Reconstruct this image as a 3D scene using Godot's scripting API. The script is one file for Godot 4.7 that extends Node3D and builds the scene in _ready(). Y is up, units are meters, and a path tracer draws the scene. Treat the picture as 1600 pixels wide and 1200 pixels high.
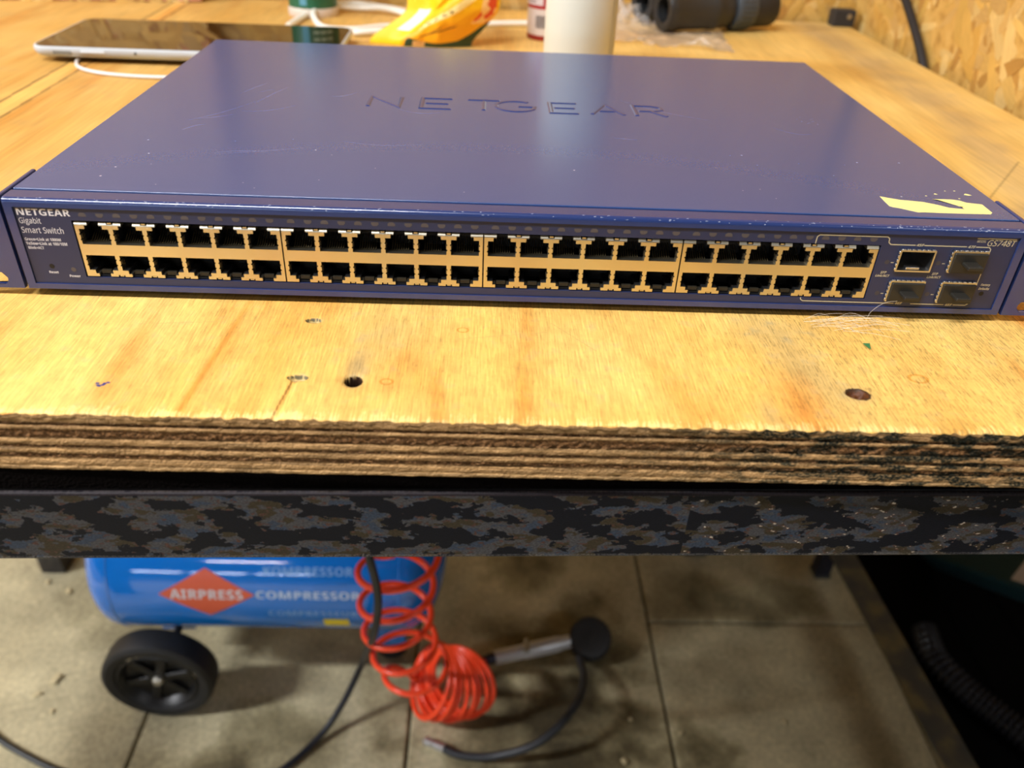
extends Node3D
# A workshop bench with a rack network switch, seen close from the front. Units are metres, the bench top is y = 0, the floor y = -0.9.

const FLOOR := -0.9
var taken := {}
var M := {}

# ---------------------------------------------------------------- mesh builder
class MB:
	var v := PackedVector3Array()
	var n := PackedVector3Array()
	var uv := PackedVector2Array()
	var ix := PackedInt32Array()

	func vert(p: Vector3, nn: Vector3, t := Vector2.ZERO) -> int:
		v.append(p)
		n.append(nn)
		uv.append(t)
		return v.size() - 1

	func face(a: int, b: int, c: int) -> void:   # front faces run clockwise
		if (v[b] - v[a]).cross(v[c] - v[a]).dot(n[a] + n[b] + n[c]) > 0.0:
			ix.append_array(PackedInt32Array([a, c, b]))
		else:
			ix.append_array(PackedInt32Array([a, b, c]))

	func quad(a: Vector3, b: Vector3, c: Vector3, d: Vector3, nn: Vector3) -> void:
		var i := vert(a, nn, Vector2(0, 0))
		vert(b, nn, Vector2(1, 0))
		vert(c, nn, Vector2(1, 1))
		vert(d, nn, Vector2(0, 1))
		face(i, i + 1, i + 2)
		face(i, i + 2, i + 3)

	func box(c: Vector3, s: Vector3, b := Basis.IDENTITY) -> MB:
		for ax in 3:
			for sg in [-1.0, 1.0]:
				var e := [Vector3.RIGHT, Vector3.UP, Vector3.BACK]
				var nn: Vector3 = e[ax] * sg
				var u: Vector3 = e[(ax + 1) % 3]
				var w: Vector3 = e[(ax + 2) % 3]
				var h := s * 0.5
				var o: Vector3 = nn * h
				u *= h
				w *= h
				quad(c + b * (o - u - w), c + b * (o + u - w), c + b * (o + u + w), c + b * (o - u + w), b * nn)
		return self

	func rbox(c: Vector3, s: Vector3, r: float, b := Basis.IDENTITY, fine := false) -> MB:   # box with rounded edges
		var h := s * 0.5
		r = minf(r, minf(h.x, minf(h.y, h.z)) * 0.98)
		var e := [Vector3.RIGHT, Vector3.UP, Vector3.BACK]
		for ax in 3:
			var a1 := (ax + 1) % 3
			var a2 := (ax + 2) % 3
			var l1 := [-h[a1], -h[a1] + r, h[a1] - r, h[a1]]
			var l2 := [-h[a2], -h[a2] + r, h[a2] - r, h[a2]]
			if fine:
				l1 = [-h[a1], -h[a1] + 0.3 * r, -h[a1] + 0.6 * r, -h[a1] + r, h[a1] - r, h[a1] - 0.6 * r, h[a1] - 0.3 * r, h[a1]]
				l2 = [-h[a2], -h[a2] + 0.3 * r, -h[a2] + 0.6 * r, -h[a2] + r, h[a2] - r, h[a2] - 0.6 * r, h[a2] - 0.3 * r, h[a2]]
			for sg in [-1.0, 1.0]:
				var start := v.size()
				for x in l1:
					for y in l2:
						var p: Vector3 = e[ax] * sg * h[ax] + e[a1] * x + e[a2] * y
						var q := p.clamp(-(h - Vector3.ONE * r), h - Vector3.ONE * r)
						var d := (p - q).normalized()
						vert(c + b * (q + d * r), b * d, Vector2(x, y))
				var m := l2.size()
				for i in l1.size() - 1:
					for j in m - 1:
						var k := start + i * m + j
						face(k, k + 1, k + m + 1)
						face(k, k + m + 1, k + m)
		return self

	# profile of (radius, height along axis), turned round the y axis of `f`
	func lathe(prof: Array, f: Transform3D, segs := 32, sharp := 35.0) -> MB:
		var total := 0.0
		var acc := [0.0]
		for i in prof.size() - 1:
			total += (prof[i + 1] as Vector2).distance_to(prof[i])
			acc.append(total)
		var sn := []
		for i in prof.size() - 1:
			var d: Vector2 = prof[i + 1] - prof[i]
			sn.append(Vector2(d.y, -d.x).normalized())
		for i in prof.size() - 1:
			var na: Vector2 = sn[i]
			var nb: Vector2 = sn[i]
			if i > 0 and rad_to_deg(absf((sn[i - 1] as Vector2).angle_to(sn[i]))) < sharp:
				na = ((sn[i - 1] as Vector2) + sn[i]).normalized()
			if i < sn.size() - 1 and rad_to_deg(absf((sn[i] as Vector2).angle_to(sn[i + 1]))) < sharp:
				nb = ((sn[i + 1] as Vector2) + sn[i]).normalized()
			var start := v.size()
			for k in segs + 1:
				var t := TAU * k / segs
				var cs := Vector3(cos(t), 0, sin(t))
				vert(f * (cs * prof[i].x + Vector3.UP * prof[i].y), f.basis * (cs * na.x + Vector3.UP * na.y), Vector2(float(k) / segs, acc[i] / total))
				vert(f * (cs * prof[i + 1].x + Vector3.UP * prof[i + 1].y), f.basis * (cs * nb.x + Vector3.UP * nb.y), Vector2(float(k) / segs, acc[i + 1] / total))
			for k in segs:
				var a := start + k * 2
				face(a, a + 2, a + 3)
				face(a, a + 3, a + 1)
		return self

	func tube(pts: Array, r: Variant, sides := 10, caps := true) -> MB:
		var up := Vector3.UP
		var start := v.size()
		var cnt := pts.size()
		var u := Vector3.ZERO
		for i in cnt:
			var t: Vector3 = ((pts[mini(i + 1, cnt - 1)] as Vector3) - pts[maxi(i - 1, 0)]).normalized()
			if u == Vector3.ZERO:
				u = t.cross(up if absf(t.dot(up)) < 0.9 else Vector3.RIGHT).normalized()
			u = (u - t * u.dot(t)).normalized()
			var w := t.cross(u)
			var rr: float = r[i] if r is Array else r
			var slope := 0.0
			if r is Array:
				slope = (r[mini(i + 1, cnt - 1)] - r[maxi(i - 1, 0)]) / ((pts[mini(i + 1, cnt - 1)] as Vector3) - pts[maxi(i - 1, 0)]).length()
			for k in sides + 1:
				var a := TAU * k / sides
				var d := u * cos(a) + w * sin(a)
				vert(pts[i] + d * rr, (d - t * slope).normalized(), Vector2(float(k) / sides, float(i) / cnt))
		for i in cnt - 1:
			for k in sides:
				var a := start + i * (sides + 1) + k
				face(a, a + 1, a + sides + 2)
				face(a, a + sides + 2, a + sides + 1)
		if caps:
			for end in [0, cnt - 1]:
				var t: Vector3 = ((pts[0] as Vector3) - pts[1]).normalized() if end == 0 else ((pts[cnt - 1] as Vector3) - pts[cnt - 2]).normalized()
				var c := vert(pts[end], t)
				var first := v.size()
				for k in sides + 1:
					vert(v[start + end * (sides + 1) + k], t)
				for k in sides:
					face(c, first + k, first + k + 1)
		return self

	# polygon in the xy plane of `f`, extruded from z0 to z1
	func prism(poly: PackedVector2Array, z0: float, z1: float, f := Transform3D.IDENTITY, sides := true) -> MB:
		var tri := Geometry2D.triangulate_polygon(poly)
		for z in [z0, z1]:
			var nn := f.basis.z * (1.0 if z == maxf(z0, z1) else -1.0)
			if z0 == z1:
				nn = f.basis.z
			var s := v.size()
			for p in poly:
				vert(f * Vector3(p.x, p.y, z), nn, p)
			for i in range(0, tri.size(), 3):
				face(s + tri[i], s + tri[i + 1], s + tri[i + 2])
			if z0 == z1:
				return self
		if sides:
			var flip := 1.0 if not Geometry2D.is_polygon_clockwise(poly) else -1.0
			for i in poly.size():
				var a := poly[i]
				var b := poly[(i + 1) % poly.size()]
				if a.distance_to(b) < 1e-7:
					continue
				var d := (b - a).normalized() * flip
				var nn := f.basis * Vector3(d.y, -d.x, 0)
				quad(f * Vector3(a.x, a.y, z0), f * Vector3(b.x, b.y, z0), f * Vector3(b.x, b.y, z1), f * Vector3(a.x, a.y, z1), nn)
		return self

	# plate in the xy plane made of a rectangle with rectangular holes; front at z1, walls back to z0
	func plate(outer: Rect2, holes: Array, z0: float, z1: float, back := false) -> MB:
		var xs := [outer.position.x, outer.end.x]
		var ys := [outer.position.y, outer.end.y]
		for h in holes:
			for x in [h.position.x, h.end.x]:
				if x > outer.position.x and x < outer.end.x:
					xs.append(x)
			for y in [h.position.y, h.end.y]:
				if y > outer.position.y and y < outer.end.y:
					ys.append(y)
		xs.sort()
		ys.sort()
		var ux := [xs[0]]
		for x in xs:
			if x - ux[-1] > 1e-6:
				ux.append(x)
		var uy := [ys[0]]
		for y in ys:
			if y - uy[-1] > 1e-6:
				uy.append(y)
		var full := func(i: int, j: int) -> bool:
			if i < 0 or j < 0 or i >= ux.size() - 1 or j >= uy.size() - 1:
				return false
			var c := Vector2((ux[i] + ux[i + 1]) * 0.5, (uy[j] + uy[j + 1]) * 0.5)
			for h in holes:
				if h.has_point(c):
					return false
			return true
		for i in ux.size() - 1:
			for j in uy.size() - 1:
				if not full.call(i, j):
					continue
				var a := Vector3(ux[i], uy[j], 0)
				var b := Vector3(ux[i + 1], uy[j + 1], 0)
				quad(Vector3(a.x, a.y, z1), Vector3(b.x, a.y, z1), Vector3(b.x, b.y, z1), Vector3(a.x, b.y, z1), Vector3.BACK)
				if back:
					quad(Vector3(a.x, a.y, z0), Vector3(b.x, a.y, z0), Vector3(b.x, b.y, z0), Vector3(a.x, b.y, z0), Vector3.FORWARD)
				if not full.call(i - 1, j):
					quad(Vector3(a.x, a.y, z0), Vector3(a.x, b.y, z0), Vector3(a.x, b.y, z1), Vector3(a.x, a.y, z1), Vector3.LEFT)
				if not full.call(i + 1, j):
					quad(Vector3(b.x, a.y, z0), Vector3(b.x, b.y, z0), Vector3(b.x, b.y, z1), Vector3(b.x, a.y, z1), Vector3.RIGHT)
				if not full.call(i, j - 1):
					quad(Vector3(a.x, a.y, z0), Vector3(b.x, a.y, z0), Vector3(b.x, a.y, z1), Vector3(a.x, a.y, z1), Vector3.DOWN)
				if not full.call(i, j + 1):
					quad(Vector3(a.x, b.y, z0), Vector3(b.x, b.y, z0), Vector3(b.x, b.y, z1), Vector3(a.x, b.y, z1), Vector3.UP)
		return self

	# flat-bottomed bevelled ridge along a polyline in the plane of `f` (x, y), rising along z
	func ridge(line: Array, wide: float, narrow: float, h: float, f: Transform3D) -> MB:
		var cnt := line.size()
		var L := []
		var R := []
		for i in cnt:
			var d0: Vector2 = (line[i] - line[maxi(i - 1, 0)]).normalized()
			var d1: Vector2 = (line[mini(i + 1, cnt - 1)] - line[i]).normalized()
			if i == 0:
				d0 = d1
			if i == cnt - 1:
				d1 = d0
			var m := (d0 + d1).normalized()
			var k := 1.0 / maxf(0.5, m.dot(d0))
			L.append(Vector2(-m.y, m.x) * k)
			R.append(m)
		for i in cnt - 1:
			var pa: Vector2 = line[i]
			var pb: Vector2 = line[i + 1]
			var inset := (wide - narrow) * 0.5
			var ta: Vector2 = pa + (R[i] * inset if i == 0 else Vector2.ZERO)
			var tb: Vector2 = pb - (R[i + 1] * inset if i == cnt - 2 else Vector2.ZERO)
			var q := func(p: Vector2, z: float) -> Vector3: return f * Vector3(p.x, p.y, z)
			var d := (pb - pa).normalized()
			var side := Vector2(-d.y, d.x)
			var zn := f.basis.z
			var sl := (f.basis * Vector3(side.x, side.y, 0) * h + zn * inset).normalized()
			var sr := (f.basis * Vector3(-side.x, -side.y, 0) * h + zn * inset).normalized()
			quad(q.call(ta + L[i] * narrow * 0.5, h), q.call(tb + L[i + 1] * narrow * 0.5, h), q.call(tb - L[i + 1] * narrow * 0.5, h), q.call(ta - L[i] * narrow * 0.5, h), zn)
			quad(q.call(pa + L[i] * wide * 0.5, 0), q.call(pb + L[i + 1] * wide * 0.5, 0), q.call(tb + L[i + 1] * narrow * 0.5, h), q.call(ta + L[i] * narrow * 0.5, h), sl)
			quad(q.call(pa - L[i] * wide * 0.5, 0), q.call(pb - L[i + 1] * wide * 0.5, 0), q.call(tb - L[i + 1] * narrow * 0.5, h), q.call(ta - L[i] * narrow * 0.5, h), sr)
			if i == 0:
				quad(q.call(pa + L[i] * wide * 0.5, 0), q.call(pa - L[i] * wide * 0.5, 0), q.call(ta - L[i] * narrow * 0.5, h), q.call(ta + L[i] * narrow * 0.5, h), (f.basis * Vector3(-d.x, -d.y, 0) * h + zn * inset).normalized())
			if i == cnt - 2:
				quad(q.call(pb + L[i + 1] * wide * 0.5, 0), q.call(pb - L[i + 1] * wide * 0.5, 0), q.call(tb - L[i + 1] * narrow * 0.5, h), q.call(tb + L[i + 1] * narrow * 0.5, h), (f.basis * Vector3(d.x, d.y, 0) * h + zn * inset).normalized())
		return self

	# lettering fitted into `r` of the plane of `f`; `bend` may take each point further
	func text(s: String, r: Rect2, f: Transform3D, bold := false, bend: Variant = null, slant := 0.0, keep := false) -> MB:
		var t := TextMesh.new()
		var font := SystemFont.new()
		font.font_names = PackedStringArray(["Droid Sans"])
		if bold:
			font.font_weight = 700
		t.font = font
		t.font_size = 64
		t.pixel_size = 0.01
		t.depth = 0.0
		t.curve_step = 2.0
		t.text = s
		var a := t.get_mesh_arrays()
		var pv: PackedVector3Array = a[Mesh.ARRAY_VERTEX]
		if pv.is_empty():
			return self
		var lo := Vector2(1e9, 1e9)
		var hi := -lo
		for p in pv:
			lo = lo.min(Vector2(p.x, p.y))
			hi = hi.max(Vector2(p.x, p.y))
		var idx: PackedInt32Array = a[Mesh.ARRAY_INDEX] if a[Mesh.ARRAY_INDEX] != null else PackedInt32Array(range(pv.size()))
		var k := r.size / (hi - lo)
		if keep:
			k.x = k.y
		var st := v.size()
		for p in pv:
			var q := (Vector2(p.x, p.y) - lo) * k
			q = r.position + q + Vector2(q.y * slant, 0)
			if bend != null:
				var pn: Array = bend.call(q)
				vert(pn[0], pn[1])
			else:
				vert(f * Vector3(q.x, q.y, 0), f.basis.z)
		for i in range(0, idx.size(), 3):
			face(st + idx[i], st + idx[i + 1], st + idx[i + 2])
		return self

	func flat_uv(o: Vector2, s: Vector2, ax := 0, ay := 2) -> MB:   # texture laid out along two of the object's own axes
		for i in v.size():
			uv[i] = Vector2((v[i][ax] - o.x) / s.x, (v[i][ay] - o.y) / s.y)
		return self

	func add_to(am: ArrayMesh, m: Material) -> void:
		var a := []
		a.resize(Mesh.ARRAY_MAX)
		a[Mesh.ARRAY_VERTEX] = v
		a[Mesh.ARRAY_NORMAL] = n
		a[Mesh.ARRAY_TEX_UV] = uv
		a[Mesh.ARRAY_INDEX] = ix
		am.add_surface_from_arrays(Mesh.PRIMITIVE_TRIANGLES, a)
		am.surface_set_material(am.get_surface_count() - 1, m)


# ---------------------------------------------------------------- scene helpers
func numbered(called: String) -> String:
	var k: int = taken.get(called, 0)
	taken[called] = k + 1
	return called if k == 0 else "%s_%03d" % [called, k]


func meshed(parts: Array) -> ArrayMesh:   # [MB, material, MB, material ...]
	var am := ArrayMesh.new()
	for i in range(0, parts.size(), 2):
		parts[i].add_to(am, parts[i + 1])
	return am


func put(called: String, am: Mesh, parent: Node3D = null, at := Vector3.ZERO) -> MeshInstance3D:
	var o := MeshInstance3D.new()
	o.mesh = am
	o.position = at
	o.name = called if parent else numbered(called)
	if parent:
		parent.add_child(o, true)
	else:
		add_child(o)
	return o


func obj(called: String, mb: MB, m: Material, parent: Node3D = null) -> MeshInstance3D:
	return put(called, meshed([mb, m]), parent)


func thing(called: String, label: String, category: String, at := Vector3.ZERO, group := "") -> Node3D:
	var o := Node3D.new()
	o.name = numbered(called)
	add_child(o)
	o.position = at
	tag(o, label, category, group)
	return o


func tag(o: Node3D, label: String, category: String, group := "") -> Node3D:
	o.set_meta("label", label)
	o.set_meta("category", category)
	if group:
		o.set_meta("group", group)
	return o


func struct(o: Node3D) -> Node3D:
	o.set_meta("kind", "structure")
	return o


func mat(c: Color, rough := 0.6, metal := 0.0, spec := 0.5) -> StandardMaterial3D:
	var m := StandardMaterial3D.new()
	m.albedo_color = c
	m.roughness = rough
	m.metallic = metal
	m.metallic_specular = spec
	return m


func rgb(r: float, g: float, b: float) -> Color:
	return Color(r / 255.0, g / 255.0, b / 255.0)


func frame(o: Vector3, x: Vector3, y: Vector3) -> Transform3D:
	x = x.normalized()
	y = (y - x * y.dot(x)).normalized()
	return Transform3D(Basis(x, y, x.cross(y)), o)


func along(o: Vector3, y: Vector3) -> Transform3D:   # a frame whose y axis runs along `y`
	y = y.normalized()
	var x := y.cross(Vector3.UP if absf(y.y) < 0.9 else Vector3.RIGHT).normalized()
	return Transform3D(Basis(x, y, x.cross(y)), o)


func smooth_path(pts: Array, per := 8) -> Array:   # Catmull-Rom
	var out := []
	var c := pts.size()
	for i in c - 1:
		for k in per:
			out.append((pts[i] as Vector3).cubic_interpolate(pts[i + 1], pts[maxi(i - 1, 0)], pts[mini(i + 2, c - 1)], float(k) / per))
	out.append(pts[c - 1])
	return out


# noise as bytes, features cx by cy pixels large
func noise(w: int, h: int, cx: float, cy: float, s: int, oct := 3, kind := FastNoiseLite.TYPE_SIMPLEX_SMOOTH) -> PackedByteArray:
	var f := FastNoiseLite.new()
	f.seed = s
	f.noise_type = kind
	f.fractal_octaves = oct
	var c := minf(cx, cy)
	f.frequency = 1.0 / c
	var ww := maxi(8, int(ceil(w * c / cx)))
	var hh := maxi(8, int(ceil(h * c / cy)))
	var im := f.get_image(ww, hh, false, false, true)
	if ww != w or hh != h:
		im.resize(w, h, Image.INTERPOLATE_CUBIC)
	im.convert(Image.FORMAT_L8)
	return im.get_data()


func tex(data: PackedByteArray, w: int, h: int) -> ImageTexture:
	return ImageTexture.create_from_image(Image.create_from_data(w, h, false, Image.FORMAT_RGB8, data))


func grey_tex(data: PackedByteArray, w: int, h: int) -> ImageTexture:
	return ImageTexture.create_from_image(Image.create_from_data(w, h, false, Image.FORMAT_L8, data))


func noise_tex(size: int, cell: float, s: int, ramp: Array = [], oct := 4, normal := 0.0) -> NoiseTexture2D:
	var f := FastNoiseLite.new()
	f.seed = s
	f.frequency = 1.0 / cell
	f.fractal_octaves = oct
	var t := NoiseTexture2D.new()
	t.width = size
	t.height = size
	t.seamless = true
	t.noise = f
	if normal > 0.0:
		t.as_normal_map = true
		t.bump_strength = normal
	if ramp.size():
		var g := Gradient.new()
		g.offsets = PackedFloat32Array(ramp[0])
		g.colors = PackedColorArray(ramp[1])
		t.color_ramp = g
	return t


# ---------------------------------------------------------------- the scene
func _ready() -> void:
	var cam := Camera3D.new()
	cam.name = "camera"
	add_child(cam)
	cam.position = Vector3(-0.0181771, 0.1785268, 0.3250967)
	cam.rotation = Vector3(-0.5940329, -0.0449384, 0.0491040)
	cam.fov = 50.7937
	var lens := CameraAttributesPhysical.new()
	lens.frustum_focal_length = 25.2755
	lens.frustum_near = 0.02
	lens.frustum_far = 60.0
	lens.frustum_focus_distance = 0.39
	lens.exposure_aperture = 6.9
	cam.attributes = lens
	cam.fov = 50.7937
	cam.current = true

	var we := WorldEnvironment.new()
	we.name = "environment"
	var env := Environment.new()
	env.background_mode = Environment.BG_COLOR
	env.background_color = rgb(214, 228, 245)
	env.background_energy_multiplier = 16.0
	env.tonemap_mode = Environment.TONE_MAPPER_LINEAR
	env.tonemap_exposure = 0.9
	env.sdfgi_enabled = true
	env.ssao_enabled = true
	env.ssil_enabled = true
	we.environment = env
	add_child(we)

	# [centre of the tube lamp, energy]
	var lamps := [
		[Vector3(-0.95, 1.95, 0.8), 8.6, "white tube lamp over the bench front, nearest to the switch"],
		[Vector3(-3.5, 1.95, 0.6), 24.0, "white tube lamp left of the bench, nearest to the left wall"],
		[Vector3(2.4, 1.95, 2.4), 3.0, "white tube lamp in the right half of the hall"],
		[Vector3(-2.2, 1.95, 5.6), 5.0, "white tube lamp before the windows, farthest from the bench"],
	]
	for l in lamps:
		ceiling_lamp(l[0], l[1], l[2])

	materials()
	room()
	worktop()
	bench_frame()
	network_switch()
	tablet()
	back_of_bench()
	compressor()
	floor_things()
	right_of_bench()


func ceiling_lamp(at: Vector3, energy: float, label: String) -> void:
	var t := thing("ceiling_lamp", label, "lamp", at, "tube lamps under the ceiling")
	var white := mat(rgb(230, 230, 228), 0.5)
	obj("housing", MB.new().rbox(Vector3(0, 0.05, 0), Vector3(1.5, 0.06, 0.22), 0.01), white, t)
	for x in [-0.5, 0.5]:
		obj("hanging_rod", MB.new().tube([Vector3(x, 0.08, 0), Vector3(x, 2.352 - at.y, 0)], 0.006, 8), mat(rgb(150, 150, 150), 0.4, 0.8), t)
	var glow := mat(rgb(255, 250, 240), 0.5)
	glow.emission_enabled = true
	glow.emission = rgb(250, 252, 255)
	glow.emission_energy_multiplier = 2.5
	for z in [-0.05, 0.05]:
		obj("lamp_tube", MB.new().tube([Vector3(-0.72, 0, z), Vector3(0.72, 0, z)], 0.014, 12), glow, t)
	var a := AreaLight3D.new()
	a.name = "tube_light"
	a.area_size = Vector2(1.44, 0.16)
	a.light_color = rgb(250, 251, 255)
	a.light_energy = energy
	a.shadow_enabled = true
	a.set("area_range", 30.0)
	a.set("area_attenuation", 2.0)
	a.rotation.x = -PI / 2
	a.position = Vector3(0, -0.025, 0)
	t.add_child(a)


func materials() -> void:
	M.black = mat(rgb(22, 22, 24), 0.5)
	M.rubber = mat(rgb(26, 26, 27), 0.7)
	M.dark = mat(rgb(8, 8, 9), 0.6)
	M.white = mat(rgb(238, 238, 234), 0.4)
	M.print = mat(rgb(214, 214, 220), 0.6)
	M.steel = mat(rgb(190, 190, 190), 0.35, 1.0)
	M.blue = mat(rgb(40, 56, 106), 0.19, 0.0, 0.66)  # same paint as the lid, with the shade of the front faces in its colour
	M.panel = mat(rgb(38, 46, 78), 0.4)
	M.shield = mat(rgb(216, 207, 184), 0.34, 1.0)
	M.cable = mat(rgb(240, 238, 226), 0.4)
	# painted plain walls and ceiling of the hall
	M.plaster = mat(rgb(126, 122, 114), 0.9)
	M.plaster.albedo_texture = noise_tex(256, 60, 3, [[0.0, 1.0], [Color(0.9, 0.9, 0.9), Color(1, 1, 1)]])
	M.plaster.uv1_triplanar = true
	M.plaster.uv1_scale = Vector3(0.5, 0.5, 0.5)


# ---------------------------------------------------------------- room
func room() -> void:
	# floor: concrete slabs with open joints, single slabs where the joints can be seen
	var w := 1000
	var h := 700
	var big := noise(w, h, 260, 260, 11, 4)
	var mid := noise(w, h, 60, 60, 12, 4)
	var fine := noise(w, h, 5, 5, 13, 2)
	var d := PackedByteArray()
	d.resize(w * h * 3)
	# stains: x, z, radius x, radius z, strength
	var stains := [[0.12, -0.5, 0.16, 0.12, 0.30], [0.05, -0.70, 0.09, 0.10, 0.30], [0.10, -0.36, 0.24, 0.12, 0.34], [-0.30, -0.34, 0.12, 0.08, 0.22], [-0.42, -0.30, 0.10, 0.05, 0.18], [-0.15, -0.42, 0.05, 0.12, 0.16], [0.42, -0.62, 0.2, 0.06, 0.25], [-0.62, -0.60, 0.10, 0.10, 0.10], [0.2, -0.30, 0.2, 0.06, 0.2]]
	for y in h:
		var pz := -1.0 + 1.4 * y / h
		for x in w:
			var i := y * w + x
			var px := -1.0 + 2.0 * x / w
			var k := 0.78 + big[i] * 0.0012 + mid[i] * 0.0008 + (fine[i] - 128) * 0.0009
			var st := 0.0
			for s in stains:
				var e: float = pow((px - s[0]) / s[2], 2) + pow((pz - s[1]) / s[3], 2) + (mid[i] - 128) * 0.006
				if e < 1.0:
					st += s[4] * (1.0 - e)
			st = minf(st, 0.5)
			var warm := 1.0 - st * 0.25
			if fine[i] > 226:
				k += 0.12
			d[i * 3] = clampi(int(178.0 * k * (1.0 - st)), 0, 255)
			d[i * 3 + 1] = clampi(int(168.0 * k * (1.0 - st * 1.06)), 0, 255)
			d[i * 3 + 2] = clampi(int(135.0 * k * (1.0 - st * 1.1) * warm), 0, 255)
	M.concrete = mat(Color.WHITE, 0.8)
	M.concrete.albedo_texture = tex(d, w, h)
	M.concrete.heightmap_enabled = true
	M.concrete.heightmap_texture = grey_tex(fine, w, h)
	M.concrete.heightmap_scale = 0.06
	M.plain_floor = mat(rgb(126, 117, 96), 0.85)
	M.plain_floor.albedo_texture = noise_tex(512, 90, 5, [[0.0, 1.0], [Color(0.8, 0.8, 0.78), Color(1, 1, 1)]])
	M.plain_floor.uv1_triplanar = true
	M.plain_floor.uv1_scale = Vector3(0.6, 0.6, 0.6)
	M.joint = mat(rgb(58, 50, 38), 0.95)
	var fl := struct(obj("floor", MB.new().box(Vector3(-1.65, FLOOR - 0.085, 4.1), Vector3(10.9, 0.15, 10.0)), M.joint))
	var pitch := 0.382
	var rng := RandomNumberGenerator.new()
	rng.seed = 4
	for c in range(-2, 4):
		var x0 := -0.494 + pitch * c
		for r in range(-2, 3):
			var z0 := -0.57 + 0.6 * r + (0.3 if posmod(c, 2) == 1 else 0.0)
			if c == 2 or c == 3:
				z0 = -0.57 + 0.6 * r
			var g := 0.0018
			var za := maxf(z0 + g, -0.785)
			var zb := z0 + 0.6 - g
			if zb < -0.77:
				continue
			var s := MB.new().rbox(Vector3(x0 + pitch * 0.5, FLOOR - 0.01 + rng.randf_range(-0.0008, 0.0), (za + zb) * 0.5), Vector3(pitch - 2 * g, 0.02, zb - za), 0.004)
			s.flat_uv(Vector2(-1.0, -1.0), Vector2(2.0, 1.4))
			obj("floor_slab", s, M.concrete, fl)
	var rest := MB.new()
	for b in [[-7.0, -1.258, -0.785, 9.0], [1.416, 3.7, -0.785, 9.0], [-1.258, 1.416, 1.24, 9.0]]:
		rest.box(Vector3((b[0] + b[1]) * 0.5, FLOOR - 0.01, (b[2] + b[3]) * 0.5), Vector3(b[1] - b[0], 0.02, b[3] - b[2]))
	obj("concrete_screed", rest, M.plain_floor, fl)

	# board walls: sheets of pressed wood strands
	M.osb = mat(rgb(224, 184, 106), 0.62)
	M.osb.albedo_texture = noise_tex(512, 26, 21, [[0.0, 0.45, 1.0], [Color(0.72, 0.66, 0.55), Color(0.92, 0.88, 0.8), Color(1, 1, 1)]], 5)
	M.osb.uv1_triplanar = true
	M.osb.uv1_scale = Vector3(2.4, 2.4, 2.4)
	var wb := struct(obj("wall_back", MB.new().box(Vector3(-1.65, 0.7, -0.80), Vector3(10.9, 3.3, 0.03)), M.osb))
	strands(wb, "wood_strands", 5200, 31, frame(Vector3(-0.56, -0.05, -0.785), Vector3.RIGHT, Vector3.UP), Vector2(1.02, 0.75), 0.0)
	var wr := struct(obj("wall_right", MB.new().box(Vector3(0.452, 1.13, -0.33), Vector3(0.018, 2.34, 0.90)), M.osb))
	strands(wr, "wood_strands", 5200, 32, frame(Vector3(0.443, -0.04, 0.12), Vector3.FORWARD, Vector3.UP), Vector2(0.9, 0.75), 0.0)
	struct(obj("wall_left", MB.new().box(Vector3(-7.05, 0.7, 4.1), Vector3(0.1, 3.3, 9.9)), M.plaster))
	struct(obj("wall_outer", MB.new().box(Vector3(3.75, 0.7, 4.1), Vector3(0.1, 3.3, 9.9)), M.plaster))
	struct(obj("ceiling", MB.new().box(Vector3(-1.65, 2.4, 4.1), Vector3(10.9, 0.1, 10.0)), M.plaster))
	# far front wall with a row of three windows
	var wins := [Rect2(-6.3, 0.1, 1.6, 0.6), Rect2(-4.5, 0.1, 1.5, 0.6), Rect2(-2.8, 0.1, 1.5, 0.6)]
	var wf := MB.new().plate(Rect2(-7.1, -0.95, 10.9, 3.3), wins, -0.05, 0.05, true)
	var wo := struct(put("wall_front", meshed([wf, M.plaster]), null, Vector3(0, 0, 9.05)))
	var pane := mat(Color(0.95, 0.98, 1.0, 0.06), 0.02)
	pane.transparency = BaseMaterial3D.TRANSPARENCY_ALPHA
	var fm := mat(rgb(220, 220, 216), 0.5)
	for i in 3:
		var r: Rect2 = wins[i]
		var c := Vector3(r.get_center().x, r.get_center().y, 9.05)
		var w1 := struct(obj("window_%d" % (i + 1), MB.new().plate(r, [r.grow(-0.05)], 9.02, 9.07, true), fm))
		obj("glazing_bar", MB.new().box(c, Vector3(0.03, r.size.y, 0.03)), fm, w1)
		obj("pane", MB.new().box(c, Vector3(r.size.x - 0.06, r.size.y - 0.06, 0.004)), pane, w1)


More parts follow.
